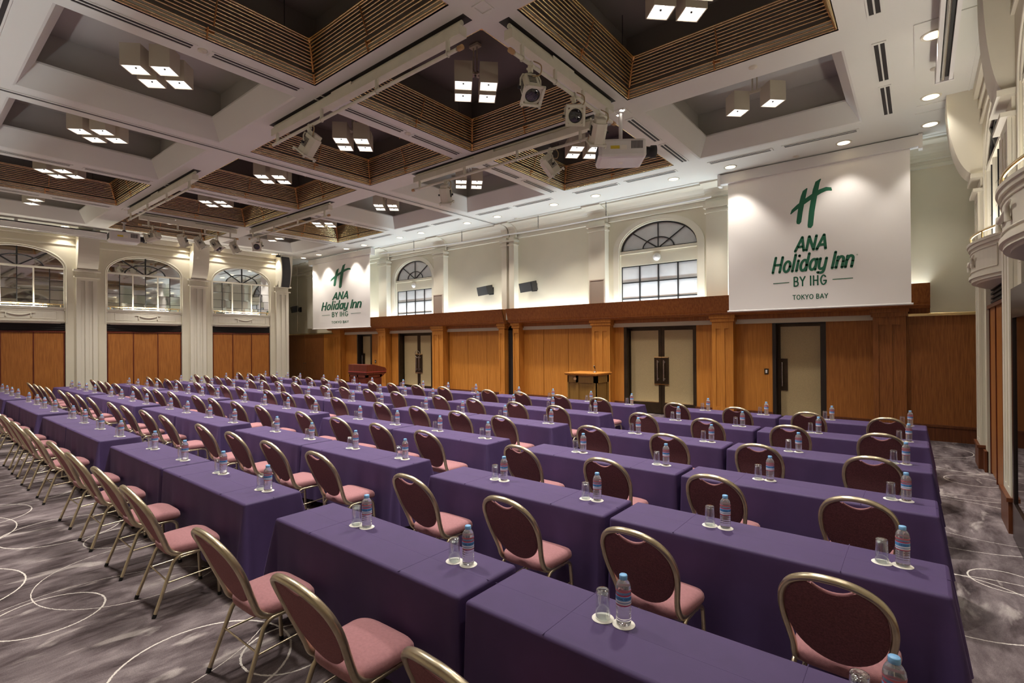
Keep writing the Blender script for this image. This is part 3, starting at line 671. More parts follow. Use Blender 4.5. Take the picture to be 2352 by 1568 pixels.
# ---------------------------------------------------------------- downlights
dlr = MB().lathe([(.10, -.008), (.115, -.012), (.13, -.008), (.132, .0)], 24).lathe([(.10, -.008), (.10, .012)], 24).mesh('trim_ring', cream2)
dld = MB().lathe([(.0, .004), (.10, .004)], 24).mesh('diffuser', downm)
DL = [(x, 11.28, 'f') for x in (.18, -1.07, -3.09, -4.32, -6.33, -7.6, -9.59, -10.81, -12.94, -14.06, -16.15, -17.29, -19.27, -20.49)] + [(.17, v, 'r') for v in (1.5, 3.6, 5.0, 8.0, 10.01)] + [(-20.52, v, 'l') for v in (1.5, 3.53, 6.81, 7.98, 10.02)]
cnt = {'f': 0, 'r': 0, 'l': 0}
onames = ['first', 'second', 'third', 'fourth', 'fifth', 'sixth', 'seventh', 'eighth', 'ninth', 'tenth', 'eleventh', 'twelfth', 'thirteenth', 'fourteenth']
for x, y, s in DL:
    n = onames[cnt[s]]; cnt[s] += 1
    lab = {'f': 'round recessed downlight, %s from right, in strip along the wood wall', 'r': 'round recessed downlight, %s from rear, in strip along the right wall', 'l': 'round recessed downlight, %s from rear, in strip along the left wall'}[s] % n
    t = thing('downlight', lab, 'downlight', (x, y, CZ), 0, 'round recessed ceiling downlights')
    obj('trim_ring', dlr, t); obj('diffuser', dld, t, (0, 0, -.006))
    ld = bpy.data.lights.new('downlight_beam', 'SPOT'); ld.energy = DOWN_W * ((.32 if x > -2 else .7 if x > -3.5 else 1.0) if s == 'f' else .35); ld.spot_size = 1.55; ld.spot_blend = .55; ld.shadow_soft_size = .08; ld.color = (1, .93, .84)
    lo = obj('downlight_beam', ld, t, (0, 0, -.03))
# ---------------------------------------------------------------- ceiling vents
def ventmesh(L_):
    f = MB(); h = L_ / 2; w_ = .075
    f.box(-h, h, -w_, -w_ + .02, -.012, .0); f.box(-h, h, w_ - .02, w_, -.012, 0); f.box(-h, -h + .04, -w_ + .02, w_ - .02, -.012, 0); f.box(h - .04, h, -w_ + .02, w_ - .02, -.012, 0); f.box(-h + .04, h - .04, -.009, .009, -.012, 0)
    s = MB(); s.box(-h + .04, h - .04, -w_ + .02, -.009, -.006, -.001); s.box(-h + .04, h - .04, .009, w_ - .02, -.006, -.001)
    return f.mesh('vent_frame', ceilp), s.mesh('slot', darkw)
VF, VS = ventmesh(1.22)
def vent(u, v, rz, where):
    t = thing('ceiling_vent', 'slot air vent, ' + where, 'vent', (u, v, CZ), rz, 'linear slot vents in the ceiling'); obj('vent_frame', VF, t); obj('slot', VS, t)
beamn = ['first beam from left', 'second beam from left', 'third beam', 'second beam from right', 'first beam from right']
for bi in (0, 1, 3, 4):
    for j in range(3):
        if bi in (0, 4) and j == 1: continue
        for s, sn in ((-.69, 'near half'), (.69, 'far half')):
            vent(BEAMU[bi], VMIN[j] + WID / 2 + s, PI / 2, '%s, %s, %s' % (beamn[bi], ROWC[j], sn))
for i in range(6):
    for s, sn in ((-.69, 'left half'), (.69, 'right half')):
        vent(UMIN[i] + WID / 2 + s, 10.76, 0, 'strip along wood wall, coffer %s, %s' % (colw[i], sn))
        if i in (1, 2, 3): vent(UMIN[i] + WID / 2 + s, .80, 0, 'strip along rear wall, coffer %s, %s' % (colw[i], sn))
for j in range(3):
    for s, sn in ((-.69, 'near half'), (.69, 'far half')):
        vent(-.36, VMIN[j] + WID / 2 + s, PI / 2, 'strip along right wall, %s, %s' % (ROWC[j], sn)); vent(-20.1, VMIN[j] + WID / 2 + s, PI / 2, 'strip along left wall, %s, %s' % (ROWC[j], sn))
spr = MB().lathe([(.055, 0), (.055, -.012), (.03, -.02), (.022, -.03), (0, -.034)], 16).mesh('sprinkler', cream2)
for u, v, lb in ((BEAMU[3], VMIN[0] + WID / 2, 'second beam from right, nearest row'), (BEAMU[3], VMIN[1] + WID / 2, 'second beam from right, middle row'), (BEAMU[4] + 2.0, BEAMV[1] - .05, 'beam in front of the rightmost coffer'), (-9.3, 11.8, 'strip over the middle of the wood wall'), (-1.9, 11.5, 'strip above the large screen'), (.2, 9.0, 'strip along the right wall'), (-8.9, 2.2, 'plain coffer at upper left')):
    z = CZ + .92 if 'plain' in lb else CZ
    tag(obj('sprinkler', spr, None, (u, v, z)), 'small round sprinkler head on ' + lb, 'sprinkler', 'sprinkler heads on the ceiling')
tag(MB().lathe([(.0, -.012), (.15, -.012), (.165, -.008), (.17, 0)], 28).build('ceiling_speaker', pbr('speaker_mesh', (.24, .23, .19), .6), None, (-1.75, 8.85, CZ + .92)), 'round grey speaker grille flush in the right plain coffer', 'speaker')
# ---------------------------------------------------------------- lighting raceways with pipes
def raceway(label, axis, fixed, a0, a1, group='lighting raceways under the beams'):
    L_ = abs(a1 - a0); c = (a0 + a1) / 2
    loc, rz = ((c, fixed, CZ), 0) if axis == 'u' else ((fixed, c, CZ), PI / 2)
    t = thing('lighting_raceway', label, 'raceway', loc, rz, group); h = L_ / 2
    m = MB(); m.cbox(-h, h, -.06, .06, -.20, -.085, .003); m.box(-.4, .1, -.06, -.05, -.09, -.04); m.build('box', fixt, t)
    m = MB()
    for k in range(5): x = -h + .25 + k * (L_ - .5) / 4; m.box(x - .012, x + .012, .03, .055, -.09, .0)
    m.build('hanger', fixt, t)
    m = MB(); m.tube([(-h + .05, -.05, -.36), (h - .05, -.05, -.36)], .024, 10); m.build('pipe', fixt, t)
    m = MB(); m.tube([(-h + .03, -.05, -.36), (-h - .04, -.05, -.36)], .03, 8); m.tube([(h - .03, -.05, -.36), (h + .04, -.05, -.36)], .03, 8); m.build('pipe_cap', pbr_cap, t)
    m = MB()
    for k in range(4):
        x = -h + .2 + k * (L_ - .4) / 3; m.box(x - .02, x + .02, -.065, -.03, -.335, -.195); m.tube([(x, -.05 + .03 * math.cos(q), -.36 + .03 * math.sin(q)) for q in [2 * PI * z / 10 for z in range(10)]], .008, 5, closed=True)
    m.build('clamp', fixt, t)
    m = MB(); m.box(-h - .06, h + .06, -.06, .09, -.003, .004); m.build('slot', darkw, t)
    m = MB(); m.tube([(-h + .02, .005, -.036), (h - .02, .005, -.036)], .029, 10); m.build('upper_pipe', fixt, t)
pbr_cap = pbr('wooden_pipe_cap', (.45, .27, .12), .6)
raceway('cream light raceway with pipe under beam between nearest and middle coffer rows, right', 'u', 4.15, -8.45, -4.02)
raceway('cream light raceway with pipe under beam between middle and far coffer rows, right', 'u', 7.30, -8.55, -4.15)
raceway('cream light raceway with pipe under beam between nearest and middle coffer rows, left', 'u', 4.15, -16.4, -11.9)
raceway('cream light raceway with pipe under beam between middle and far coffer rows, left', 'u', 7.30, -16.4, -11.9)
raceway('cream light raceway with pipe carrying three spotlights near the hanging projector', 'v', -3.66, 4.52, 7.0)
raceway('cream light raceway carrying a row of five spotlights at far left', 'v', -16.78, 4.45, 7.0)
# ---------------------------------------------------------------- spotlights
def spot_parts(t, tilt, pan_):
    # local: pipe at z=0; body hangs below
    m = MB(); m.box(-.025, .025, -.02, .02, -.10, .03); m.tube([(-.05, 0, -.04), (.05, 0, -.04)], .016, 8); m.build('clamp', fixt, t)
    Rz = Matrix.Rotation(pan_, 4, 'Z')
    m = MB(); m.tube([Rz @ Vector(p) for p in ((-.125, 0, -.30), (-.125, 0, -.18), (-.10, 0, -.13), (.10, 0, -.13), (.125, 0, -.18), (.125, 0, -.30))], .011, 6); m.build('yoke', fixt, t)
    R = Matrix.Translation((0, 0, -.29)) @ Rz @ Matrix.Rotation(tilt, 4, 'X')
    # body: octagonal housing along +y (front)
    m = MB(); pr = [(-.105, -.06), (-.06, -.115), (.06, -.115), (.105, -.06), (.105, .06), (.06, .105), (-.06, .105), (-.105, .06)]
    m.prism(pr, -.14, .14, lambda p, q, tt: R @ Vector((p, tt, q)))
    m.cbox(-.075, .075, -.20, -.13, -.08, .07, .012, R)
    b_ = m.build('body', fixt, t)
    m = MB()
    for sx in (-1, 1):
        for k in range(5): z = -.04 + k * .022; m.box(sx * .105 - .003, sx * .105 + .003, -.09, .05, z, z + .009, R)
    for k in range(5): y = -.09 + k * .03; m.box(-.045, .045, y, y + .012, .103, .108, R)
    m.build('cooling_slots', darkw, b_)
    m = MB(); m.box(-.13, .13, .14, .165, -.13, -.098, R); m.box(-.13, .13, .14, .165, .098, .13, R); m.box(-.13, -.098, .14, .165, -.098, .098, R); m.box(.098, .13, .14, .165, -.098, .098, R)
    for sx in (-1, 1):
        for sz in (-1, 1): m.box(sx * .11 - .012, sx * .11 + .012, .165, .19, sz * .12 - .012, sz * .12 + .012, R)
    m.build('filter_frame', fixt, t)
    m = MB(); m.lathe([(.095, 0), (.085, .01), (.05, .028), (0, .034)], 20, M=R @ Matrix.Translation((0, .135, 0)) @ Matrix.Rotation(-PI / 2, 4, 'X')); m.build('lens', lens, t)
    m = MB()
    for sx in (-1, 1): m.lathe([(.02, 0), (.02, .03), (.0, .035)], 8, M=R @ Matrix.Translation((sx * .125, 0, 0)) @ Matrix.Rotation(sx * PI / 2, 4, 'Y'))
    m.build('tilt_knob', blackp, t)
    m = MB(); a = R @ Vector((.02, -.17, .06)); m.tube(spline([(.05, .0, .02), (.17, -.02, -.08), (.16, -.04, -.2), a], 5), .008, 6); m.build('cable', pbr('tan_cable' + t.name, (.42, .30, .16), .6), t)
ZP = CZ - .36
SPOTS = [(-7.25, 4.10, ZP, -.9, 1.9, 'hanging alone on the raceway at upper left of middle'), (-3.61, 4.88, ZP, -1.0, -2.2, 'nearest of three on raceway by the projector'), (-3.61, 5.86, ZP, -.35, -2.45, 'middle of three by projector, lens facing the room'), (-3.61, 6.52, ZP, -.9, .8, 'right of three, just left of the projector'),
         (-4.95, 7.25, ZP, -.9, -.6, 'hanging below and left of the projector'), (-7.55, 7.25, ZP, -1.1, .5, 'hanging alone in front of the plain far coffer'),
         (-16.73, 4.75, ZP, -.3, 2.2, 'first of five at far left, beside the far projector'), (-16.73, 5.50, ZP, -1.1, .5, 'second of five at far left'), (-16.73, 5.95, ZP, -1.0, -.4, 'third of five at far left'), (-16.73, 6.40, ZP, -.9, -1.0, 'fourth of five at far left'), (-16.73, 6.93, ZP, -1.1, -.3, 'fifth of five at far left'), (-15.85, 7.25, ZP, -.4, -2.3, 'hanging alone right of the row of five')]
for x, y, z, ti, pa, lb in SPOTS:
    t = thing('spotlight', 'cream theatre spotlight ' + lb, 'spotlight', (x, y, z), 0, 'cream theatre spotlights'); spot_parts(t, ti, pa)
# ---------------------------------------------------------------- projectors
def projector(x, y, z, rz, label, s=1.0):
    t = thing('projector', label, 'projector', (x, y, z), rz)
    m = MB(); m.tube([(0, 0, .20), (0, 0, CZ - z)], .03, 12); m.lathe([(.03, CZ - z - .02), (.06, CZ - z - .015), (.065, CZ - z)], 14); m.build('pole', whitep, t)
    m = MB(); m.cbox(-.16, .16, -.22, .22, .145, .17, .006); m.tube([(0, 0, .16), (0, 0, .22)], .05, 10); m.build('mount_plate', blackp, t)
    m = MB(); m.cbox(-.28, .28, -.38, .36, -.15, .15, .05); m.build('body', whitep, t)
    m = MB(); m.lathe([(.10, 0), (.085, .05), (.08, .10), (.10, .12), (.10, .20), (.085, .205), (.0, .19)], 20, M=Matrix.Translation((.05, .345, .0)) @ Matrix.Rotation(-PI / 2, 4, 'X')); m.build('lens_barrel', blackp, t)
    m = MB(); m.lathe([(.07, 0), (.05, .012), (0, .018)], 16, M=Matrix.Translation((.05, .54, .0)) @ Matrix.Rotation(-PI / 2, 4, 'X')); m.build('lens', lens, t)
    m = MB()
    for sx in (-1, 1):
        for k in range(9): yy = -.30 + k * .02; m.box(sx * .281 - .002, sx * .281 + .002, yy + .42, yy + .432, -.02, .10)
    m.build('air_grille', greyp, t)
    for sx in (-1,1): MB().box(sx * .2805 - .001, sx * .2805 + .001, -.20, -.06, -.02, .03).build('yellow_sticker', yellow, t); MB().box(sx * .2805 - .001, sx * .2805 + .001, -.05, .05, -.035, .035).build('white_sticker', paper, t)
    MB().box(-.05, .05, -.03, .03, -.1515, -.149).build('name_plate', paper, t)
    MB().box(-.2, .2, -.385, -.375, -.08, .08).build('rear_panel', greyp, t)
projector(-3.72, 7.456, CAMZ + 3.03, -.95, 'white ceiling projector on a pole with black lens at its right end')
projector(-18.6, 4.55, CAMZ + 3.24, -.1, 'white ceiling projector at far left, half hidden by a spotlight')
# small twin spot plate where the pole meets the ceiling
t = thing('twin_ceiling_spot', 'square recess with two bright small lamps above the projector pole', 'lamp', (-3.72, 7.46, CZ))
m = MB(); m.box(-.13, .13, -.13, .13, -.006, 0); m.build('plate', ceilp, t)
for s in (-1, 1): MB().lathe([(.0, -.012), (.03, -.012), (.04, -.006)], 12, o=(s * .06, s * -.06, 0)).build('bulb', downm, t)
# ---------------------------------------------------------------- screens with printed logo
LAY = [0]
def stroke(m, pts, w_, fn0, k=4, cap=True):
    LAY[0] += 1; off = .0003 * (LAY[0] % 9)
    fn = lambda x, y: (lambda q: (q[0], q[1] - off, q[2]))(fn0(x, y))
    _stroke(m, pts, w_, fn, k, cap)
def _stroke(m, pts, w_, fn, k=4, cap=True):
    """thick rounded stroke in the plane; pts (x,y); fn(x,y)->3D"""
    P = [Vector((x, y, 0)) for x, y in pts]
    P = spline(P, k) if (len(P) > 2 and k > 1) else P
    n = len(P); Lf = []; Rt = []
    for i in range(n):
        d = (P[min(i + 1, n - 1)] - P[max(i - 1, 0)]).normalized(); nn = Vector((-d.y, d.x, 0)); Lf.append(P[i] + nn * w_ / 2); Rt.append(P[i] - nn * w_ / 2)
    m.add([fn(p.x, p.y) for p in Lf + Rt], [(i, i + 1, n + i + 1, n + i) for i in range(n - 1)])
    if cap:
        for c in (P[0], P[-1]):
            m.add([fn(c.x + w_ / 2 * math.cos(2 * PI * q / 12), c.y + w_ / 2 * math.sin(2 * PI * q / 12)) for q in range(12)], [tuple(range(12))])
def ell(cx, cy_, rx, ry, a0=0, a1=360, n=18): return [(cx + rx * math.cos(math.radians(a0 + (a1 - a0) * k / n)), cy_ + ry * math.sin(math.radians(a0 + (a1 - a0) * k / n))) for k in range(n + 1)]
GL = {  # glyphs on unit cap height; (advance, strokes); 'l' polyline, 's' smooth
 'A': (.86, [('l', [(.02, 0), (.40, 1), (.78, 0)]), ('l', [(.16, .3), (.64, .3)])]), 'N': (.92, [('l', [(.1, 0), (.1, 1), (.72, 0), (.72, 1)])]),
 'H': (.90, [('l', [(.1, 0), (.1, 1)]), ('l', [(.70, 0), (.70, 1)]), ('l', [(.1, .5), (.70, .5)])]), 'I': (.30, [('l', [(.14, 0), (.14, 1)])]),
 'B': (.80, [('l', [(.1, 0), (.1, 1), (.38, 1)]), ('s', [(.38, 1), (.56, .93), (.62, .76), (.55, .58), (.38, .52)]), ('l', [(.1, .52), (.38, .52)]), ('s', [(.38, .52), (.6, .45), (.68, .26), (.6, .07), (.38, 0)]), ('l', [(.38, 0), (.1, 0)])]),
 'Y': (.80, [('l', [(.03, 1), (.38, .48), (.73, 1)]), ('l', [(.38, .48), (.38, 0)])]), 'G': (.95, [('s', ell(.46, .5, .38, .5, 45, 350)), ('l', [(.84, .42), (.5, .42)])]),
 'T': (.76, [('l', [(.02, 1), (.70, 1)]), ('l', [(.36, 1), (.36, 0)])]), 'O': (1.02, [('s', ell(.48, .5, .40, .5))]), 'K': (.80, [('l', [(.1, 0), (.1, 1)]), ('l', [(.68, 1), (.12, .45)]), ('l', [(.3, .62), (.72, 0)])]),
 'o': (.70, [('s', ell(.33, .34, .25, .34))]), 'l': (.32, [('l', [(.14, 0), (.14, 1.08)])]), 'i': (.32, [('l', [(.14, 0), (.14, .68)]), ('l', [(.14, .97), (.14, 1.0)])]),
 'd': (.74, [('s', ell(.32, .34, .24, .34)), ('l', [(.58, 1.08), (.58, 0)])]), 'a': (.72, [('s', ell(.32, .34, .24, .34)), ('l', [(.57, .68), (.57, 0)])]),
 'y': (.70, [('s', [(.08, .68), (.08, .3), (.16, .06), (.34, .02), (.52, .1), (.57, .3)]), ('s', [(.57, .68), (.57, .1), (.53, -.14), (.36, -.235), (.1, -.20)])]),
 'n': (.70, [('l', [(.1, 0), (.1, .68)]), ('s', [(.1, .40), (.2, .62), (.36, .69), (.52, .6), (.57, .4)]), ('l', [(.57, .4), (.57, 0)])]), ' ': (.30, [])}
def text(m, s, cx, y, h, w_, fn, slant=0.0, track=.08, xs=1.0):
    adv = sum(GL[c][0] + track for c in s) - track; x = cx - adv * h * xs / 2
    for c in s:
        for kind, pts in GL[c][1]:
            Q = [(x + (px * xs) * h + slant * py * h, y + py * h) for px, py in pts]
            if kind == 'l':
                for a, b_ in zip(Q, Q[1:]): stroke(m, [a, b_], w_, fn, 1)
            else: stroke(m, Q, w_, fn, 3)
        x += (GL[c][0] + track) * h * xs
def screen(u0, u1, z0, z1, v, label, hl, logo):
    t = thing('projection_screen', label, 'screen', ((u0 + u1) / 2, v, 0)); W_ = (u1 - u0) / 2
    m = MB(); m.cbox(-W_ - .18, W_ + .16, -.07, .09, z1 - .02, z1 + .19, .012); m.build('roller_case', whitep, t)
    MB().box(-W_ - .2, -W_ - .14, -.08, .1, z1 - .06, z1 + .2).build('end_bracket', whitep, t); MB().box(W_ + .12, W_ + .18, -.08, .1, z1 - .06, z1 + .2).build('end_bracket', whitep, t)
    for sx in (-.6, .6): MB().box(W_ * sx, W_ * sx + .03, -.01, .02, z1 + .18, CZ - .002).build('hanger', whitep, t)
    m = MB(); m.box(-W_, W_, 0, .004, z0, z1); m.build('fabric', screenm, t)
    m = MB(); m.tube([(-W_ - .03, .002, z0), (W_ + .03, .002, z0)], .02, 10); m.build('bottom_bar', whitep, t)
    sc_, sx_, lx, ly = logo   # scale (metres per unit), centre x, top y
    fn = lambda x, y: (lx + x * sx_, -.0025, ly + y * sc_)
    m = MB()   # H mark, units: total logo block 1.0 wide
    fnh = lambda x, y: (lx + x * sx_, -.0025, ly + y * sc_)
    def blade(pts):   # outline polygon
        m.add([fnh(x, y) for x, y in pts], [tuple(range(len(pts)))])
    def thick(c, wd, off):
        fnh = lambda x, y: (lx + x * sx_, -.0025 - off, ly + y * sc_)
        n = len(c); Lf = []; Rt = []
        for i in range(n):
            a = Vector(c[max(i - 1, 0)]); b_ = Vector(c[min(i + 1, n - 1)]); d = (b_ - a).normalized(); nn = Vector((-d.y, d.x)); q = Vector(c[i]); Lf.append(q + nn * wd[i] / 2); Rt.append(q - nn * wd[i] / 2)
        m.add([fnh(p.x, p.y) for p in Lf + Rt], [(i, i + 1, n + i + 1, n + i) for i in range(n - 1)])
    thick([(-.085, -.16), (-.115, -.20), (-.135, -.27), (-.155, -.36), (-.178, -.50), (-.195, -.63), (-.205, -.66)], [.012, .055, .066, .068, .066, .064, .035], 0)
    thick([(.085, -.06), (.045, -.10), (.02, -.20), (-.005, -.34), (-.03, -.50), (-.05, -.70), (-.06, -.735)], [.012, .058, .07, .072, .072, .07, .04], .0005)
    thick([(-.30, -.50), (-.27, -.455), (-.20, -.40), (-.10, -.335), (0, -.275), (.08, -.235), (.15, -.215), (.20, -.225), (.215, -.25)], [.012, .045, .058, .062, .064, .062, .056, .044, .012], .001)
    m.build('logo_mark', green, t)
    m = MB(); text(m, 'ANA', -.05, -1.052, .193, .036, fn, .2, .06, .74); m.build('lettering', green, t)
    m = MB(); text(m, 'Holiday Inn', -.05, -1.34, .22, .036, fn, .2, .03, .69); m.tube([fn(.505 + .007 * math.cos(q), -1.185 + .007 * math.sin(q)) for q in [2 * PI * k / 8 for k in range(8)]], .002, 4, closed=True); m.build('lettering', green, t)
    m = MB(); text(m, 'BY IHG', -.06, -1.56, .129, .019, fn, 0, .16, .67); stroke(m, [(-.54, -1.50), (-.325, -1.50)], .011, fn, 1, False); stroke(m, [(.215, -1.50), (.455, -1.50)], .011, fn, 1, False); m.build('lettering', green, t)
    m = MB(); text(m, 'TOKYO BAY', -.06, -1.755, .062, .011, fn, 0, .14, .86); m.build('lettering', green, t)
    return t
screen(-3.26, -.10, CAMZ + .655, CAMZ + 3.49, 11.7, 'large white projection screen with green hotel logo, at right of wood wall', 1, (1.40, 1.40, .065, CAMZ + 3.30))
screen(-20.5, -16.38, CAMZ + .655, CAMZ + 3.46, 11.7, 'white projection screen with green hotel logo at far end of wood wall', 1, (1.40, 2.80, .19, CAMZ + 3.32))
# long screen housings under ceiling
def housing(u0, u1, v0, v1, z0, label):
    t = thing('screen_housing', label, 'housing', ((u0 + u1) / 2, (v0 + v1) / 2, z0)); a = (u1 - u0) / 2; b_ = (v1 - v0) / 2
    m = MB(); m.box(-a, -a + .04, -b_, b_, 0, .2); m.box(a - .04, a, -b_, b_, 0, .2); m.box(-a, a, -b_, b_, .17, .2); m.cbox(-a - .01, a + .01, -b_ - .03, -b_, -.01, .2, .004); m.cbox(-a - .01, a + .01, b_, b_ + .03, -.01, .2, .004); m.build('case', whitep, t)
    MB().box(-a + .04, a - .04, -b_, b_, .05, .06).build('slot', darkw, t)
    m = MB(); m.tube([(a - .1, -b_, .02), (a - .1, b_, .02)], .022, 8); m.build('bottom_bar', steel, t)
    for y in (-b_ * .8, 0, b_ * .8): MB().box(-a * .5, a * .5, y - .03, y + .03, .2, CZ - z0 - .015).build('hanger', whitep, t)
housing(-20.34, -20.08, .2, 4.6, CAMZ + 3.40, 'long white screen housing under ceiling along the left wall')
housing(.20, .37, 4.4, 8.75, CAMZ + 3.40, 'long white screen housing with dark slot along the right wall ceiling')
# ---------------------------------------------------------------- wall loudspeakers
def wspeaker(x, z, label, rz):
    t = thing('wall_speaker', label, 'speaker', (x, 12.5, z), 0, 'black wall speakers above the ledge')
    R = Matrix.Translation((0, -.30, 0)) @ Matrix.Rotation(rz, 4, 'Z') @ Matrix.Rotation(.22, 4, 'X')
    m = MB(); fn = lambda p, q, tt: R @ Vector((p, q, tt)); m.prism([(-.34, -.12), (.34, -.12), (.22, .16), (-.22, .16)], -.14, .14, fn); m.build('cabinet', blackp, t)
    m = MB(); m.box(-.33, .33, -.126, -.118, -.13, .13, R); m.build('grille', greyp, t)
    m = MB(); m.box(-.05, .05, -.26, .0, -.05, .05); m.box(-.1, .1, -.015, 0, -.12, .12); m.build('wall_bracket', blackp, t)
wspeaker(-9.15, CAMZ + 1.69, 'black wall speaker right of the tan wall slot', -.35); wspeaker(-10.9, CAMZ + 1.70, 'black wall speaker left of the tan wall slot', -.35); wspeaker(-23.0, CAMZ + 1.66, 'black wall speaker at far left beside the small screen', -.35)
t = thing('column_speaker', 'tall curved black column loudspeaker on the far left pilaster', 'speaker', (-20.36, 10.40, CAMZ + 2.36))
m = MB(); prof = [(.17 + .10 * math.sin(PI * k / 10) * 0 + .12 * (1 - ((k / 5) - 1) ** 2), k * .125) for k in range(11)]
m.prism([(p[0] - .16, p[1]) for p in prof] + [(-.16, 1.25), (-.16, 0)], -.20, .20, lambda p, q, tt: (p, tt, q)); m.build('cabinet', cream2, t)
m = MB(); gp = [(p[0] - .155, p[1]) for p in prof[0:]]; n = len(gp)
m.add([(p + .006, -.17, q) for p, q in gp] + [(p + .006, .17, q) for p, q in gp], [(i, i + 1, n + i + 1, n + i) for i in range(n - 1)]); m.build('grille', greyp, t)
m = MB(); m.box(-.34, -.14, -.06, .06, .1, .2); m.box(-.34, -.14, -.06, .06, 1.0, 1.1); m.build('wall_bracket', cream2, t)
t = thing('security_camera', 'tiny black camera at ceiling above the column loudspeaker', 'camera', (-20.2, 10.05, CZ))
m = MB(); m.tube([(0, 0, 0), (0, 0, -.08)], .012, 6); m.build('stem', blackp, t); m = MB(); m.cbox(-.05, .05, -.09, .07, -.16, -.08, .01); m.build('body', blackp, t)
tag(MB().tube([(-22.35, 12.0, CZ), (-22.35, 12.0, CAMZ + .6)], .006, 6).build('hanging_wire', steel), 'thin vertical wire hanging beside the far column loudspeaker', 'wire')
# batten pipe hung on chains along wood wall
t = thing('batten_pipe', 'thin white pipe hung on chains along the wood wall cornice', 'pipe', (-10, 11.95, CAMZ + 3.33))
MB().tube([(-6.0, 0, .12), (-2, 0, .0), (2, 0, -.05), (6.3, 0, .0)], .02, 8).build('pipe', whitep, t)
for x in (3.6, 1.4, -1.7, -4.1):
    m = MB(); zz = 0
    zc = CZ - CAMZ - 3.33
    while zz < zc - .03:
        m.tube([(x + .012 * math.cos(q) * (1 if int(zz * 25) % 2 else .2), .012 * math.cos(q) * (.2 if int(zz * 25) % 2 else 1), zz + .02 + .024 * math.sin(q)) for q in [2 * PI * k / 8 for k in range(8)]], .005, 4, closed=True); zz += .04
    m.build('chain', blackp, t)
# ---------------------------------------------------------------- lecterns
t = thing('lectern', 'dark red mahogany lectern standing before the far glass doors', 'lectern', (-15.0, 10.2, 0))
m = MB(); m.box(-.50, .50, 0, .60, 0, .86)
for a, b_ in ((-.50, -.44), (-.03, .03), (.44, .50)): m.box(a, b_, -.014, 0, 0, .84)
m.box(-.5, .5, -.014, 0, 0, .12); m.box(-.5, .5, -.014, 0, .76, .84)
for a, b_ in ((0, .07), (.53, .60)): m.box(.5, .514, a, b_, 0, .84)
m.box(.5, .514, 0, .6, 0, .12); m.box(.5, .514, 0, .6, .76, .84); m.build('body', mahog, t)
m = MB(); m.prism([(-.02, .86), (-.02, 1.19), (.25, 1.20), (.74, 1.08), (.80, 1.0), (.78, .90), (.62, .78), (.60, .86)], -.53, .53, lambda p, q, tt: (tt, p, q)); m.build('top_box', mahog, t)
m = MB(); m.box(-.54, .54, -.035, .0, .93, .96); m.box(.52, .545, -.035, .78, .93, .96); m.build('moulding', pbr('polished_red_edge', (.30, .05, .04), .25), t)
t = thing('lectern', 'honey wood lectern with microphone in front of the wood wall', 'lectern', (-6.12, 10.2, 0))
m = MB(); m.box(-.40, .36, .02, .60, 0, 1.13)
for a, b_ in ((-.40, -.37), (-.17, -.10), (.30, .38)): m.box(a, b_, 0, .02, 0, 1.13)
m.box(-.4, .38, 0, .02, .96, 1.13); m.box(-.4, .38, 0, .02, 0, .12)
for a, b_ in ((0, .08), (.52, .60)): m.box(.36, .38, a, b_, 0, 1.13)
m.box(.36, .38, 0, .6, .96, 1.13); m.box(.36, .38, 0, .6, 0, .12); m.build('body', pbr('olive_oak', (.24, .125, .028), .4, var=.1, scale=3, stretch=(6, 6, .6)), t)
m = MB(); m.cbox(-.43, .41, -.05, .64, 1.13, 1.155, .006); m.cbox(-.45, .43, -.07, .66, 1.155, 1.19, .008); m.build('top', honey, t)
m = MB(); m.tube(ell3 := [(-.19 + .035 * math.cos(q), -.004, 1.045 + .03 * math.sin(q)) for q in [2 * PI * k / 16 for k in range(16)]], .006, 6, closed=True); m.lathe([(.0, 0), (.026, .002), (.026, .006)], 14, M=Matrix.Translation((-.19, 0, 1.045)) @ Matrix.Rotation(PI / 2, 4, 'X')); m.build('emblem', brass, t)
t = thing('microphone', 'small black microphone standing on the honey wood lectern', 'microphone', (-5.98, 10.55, 1.19))
m = MB(); m.lathe([(.04, 0), (.04, .012), (.01, .02)], 12); m.tube([(0, 0, .01), (0, 0, .09)], .007, 6); m.build('stand', steel, t); m = MB(); m.tube([(0, .01, .08), (0, -.03, .15)], [.012, .018], 8); m.build('head', blackp, t)
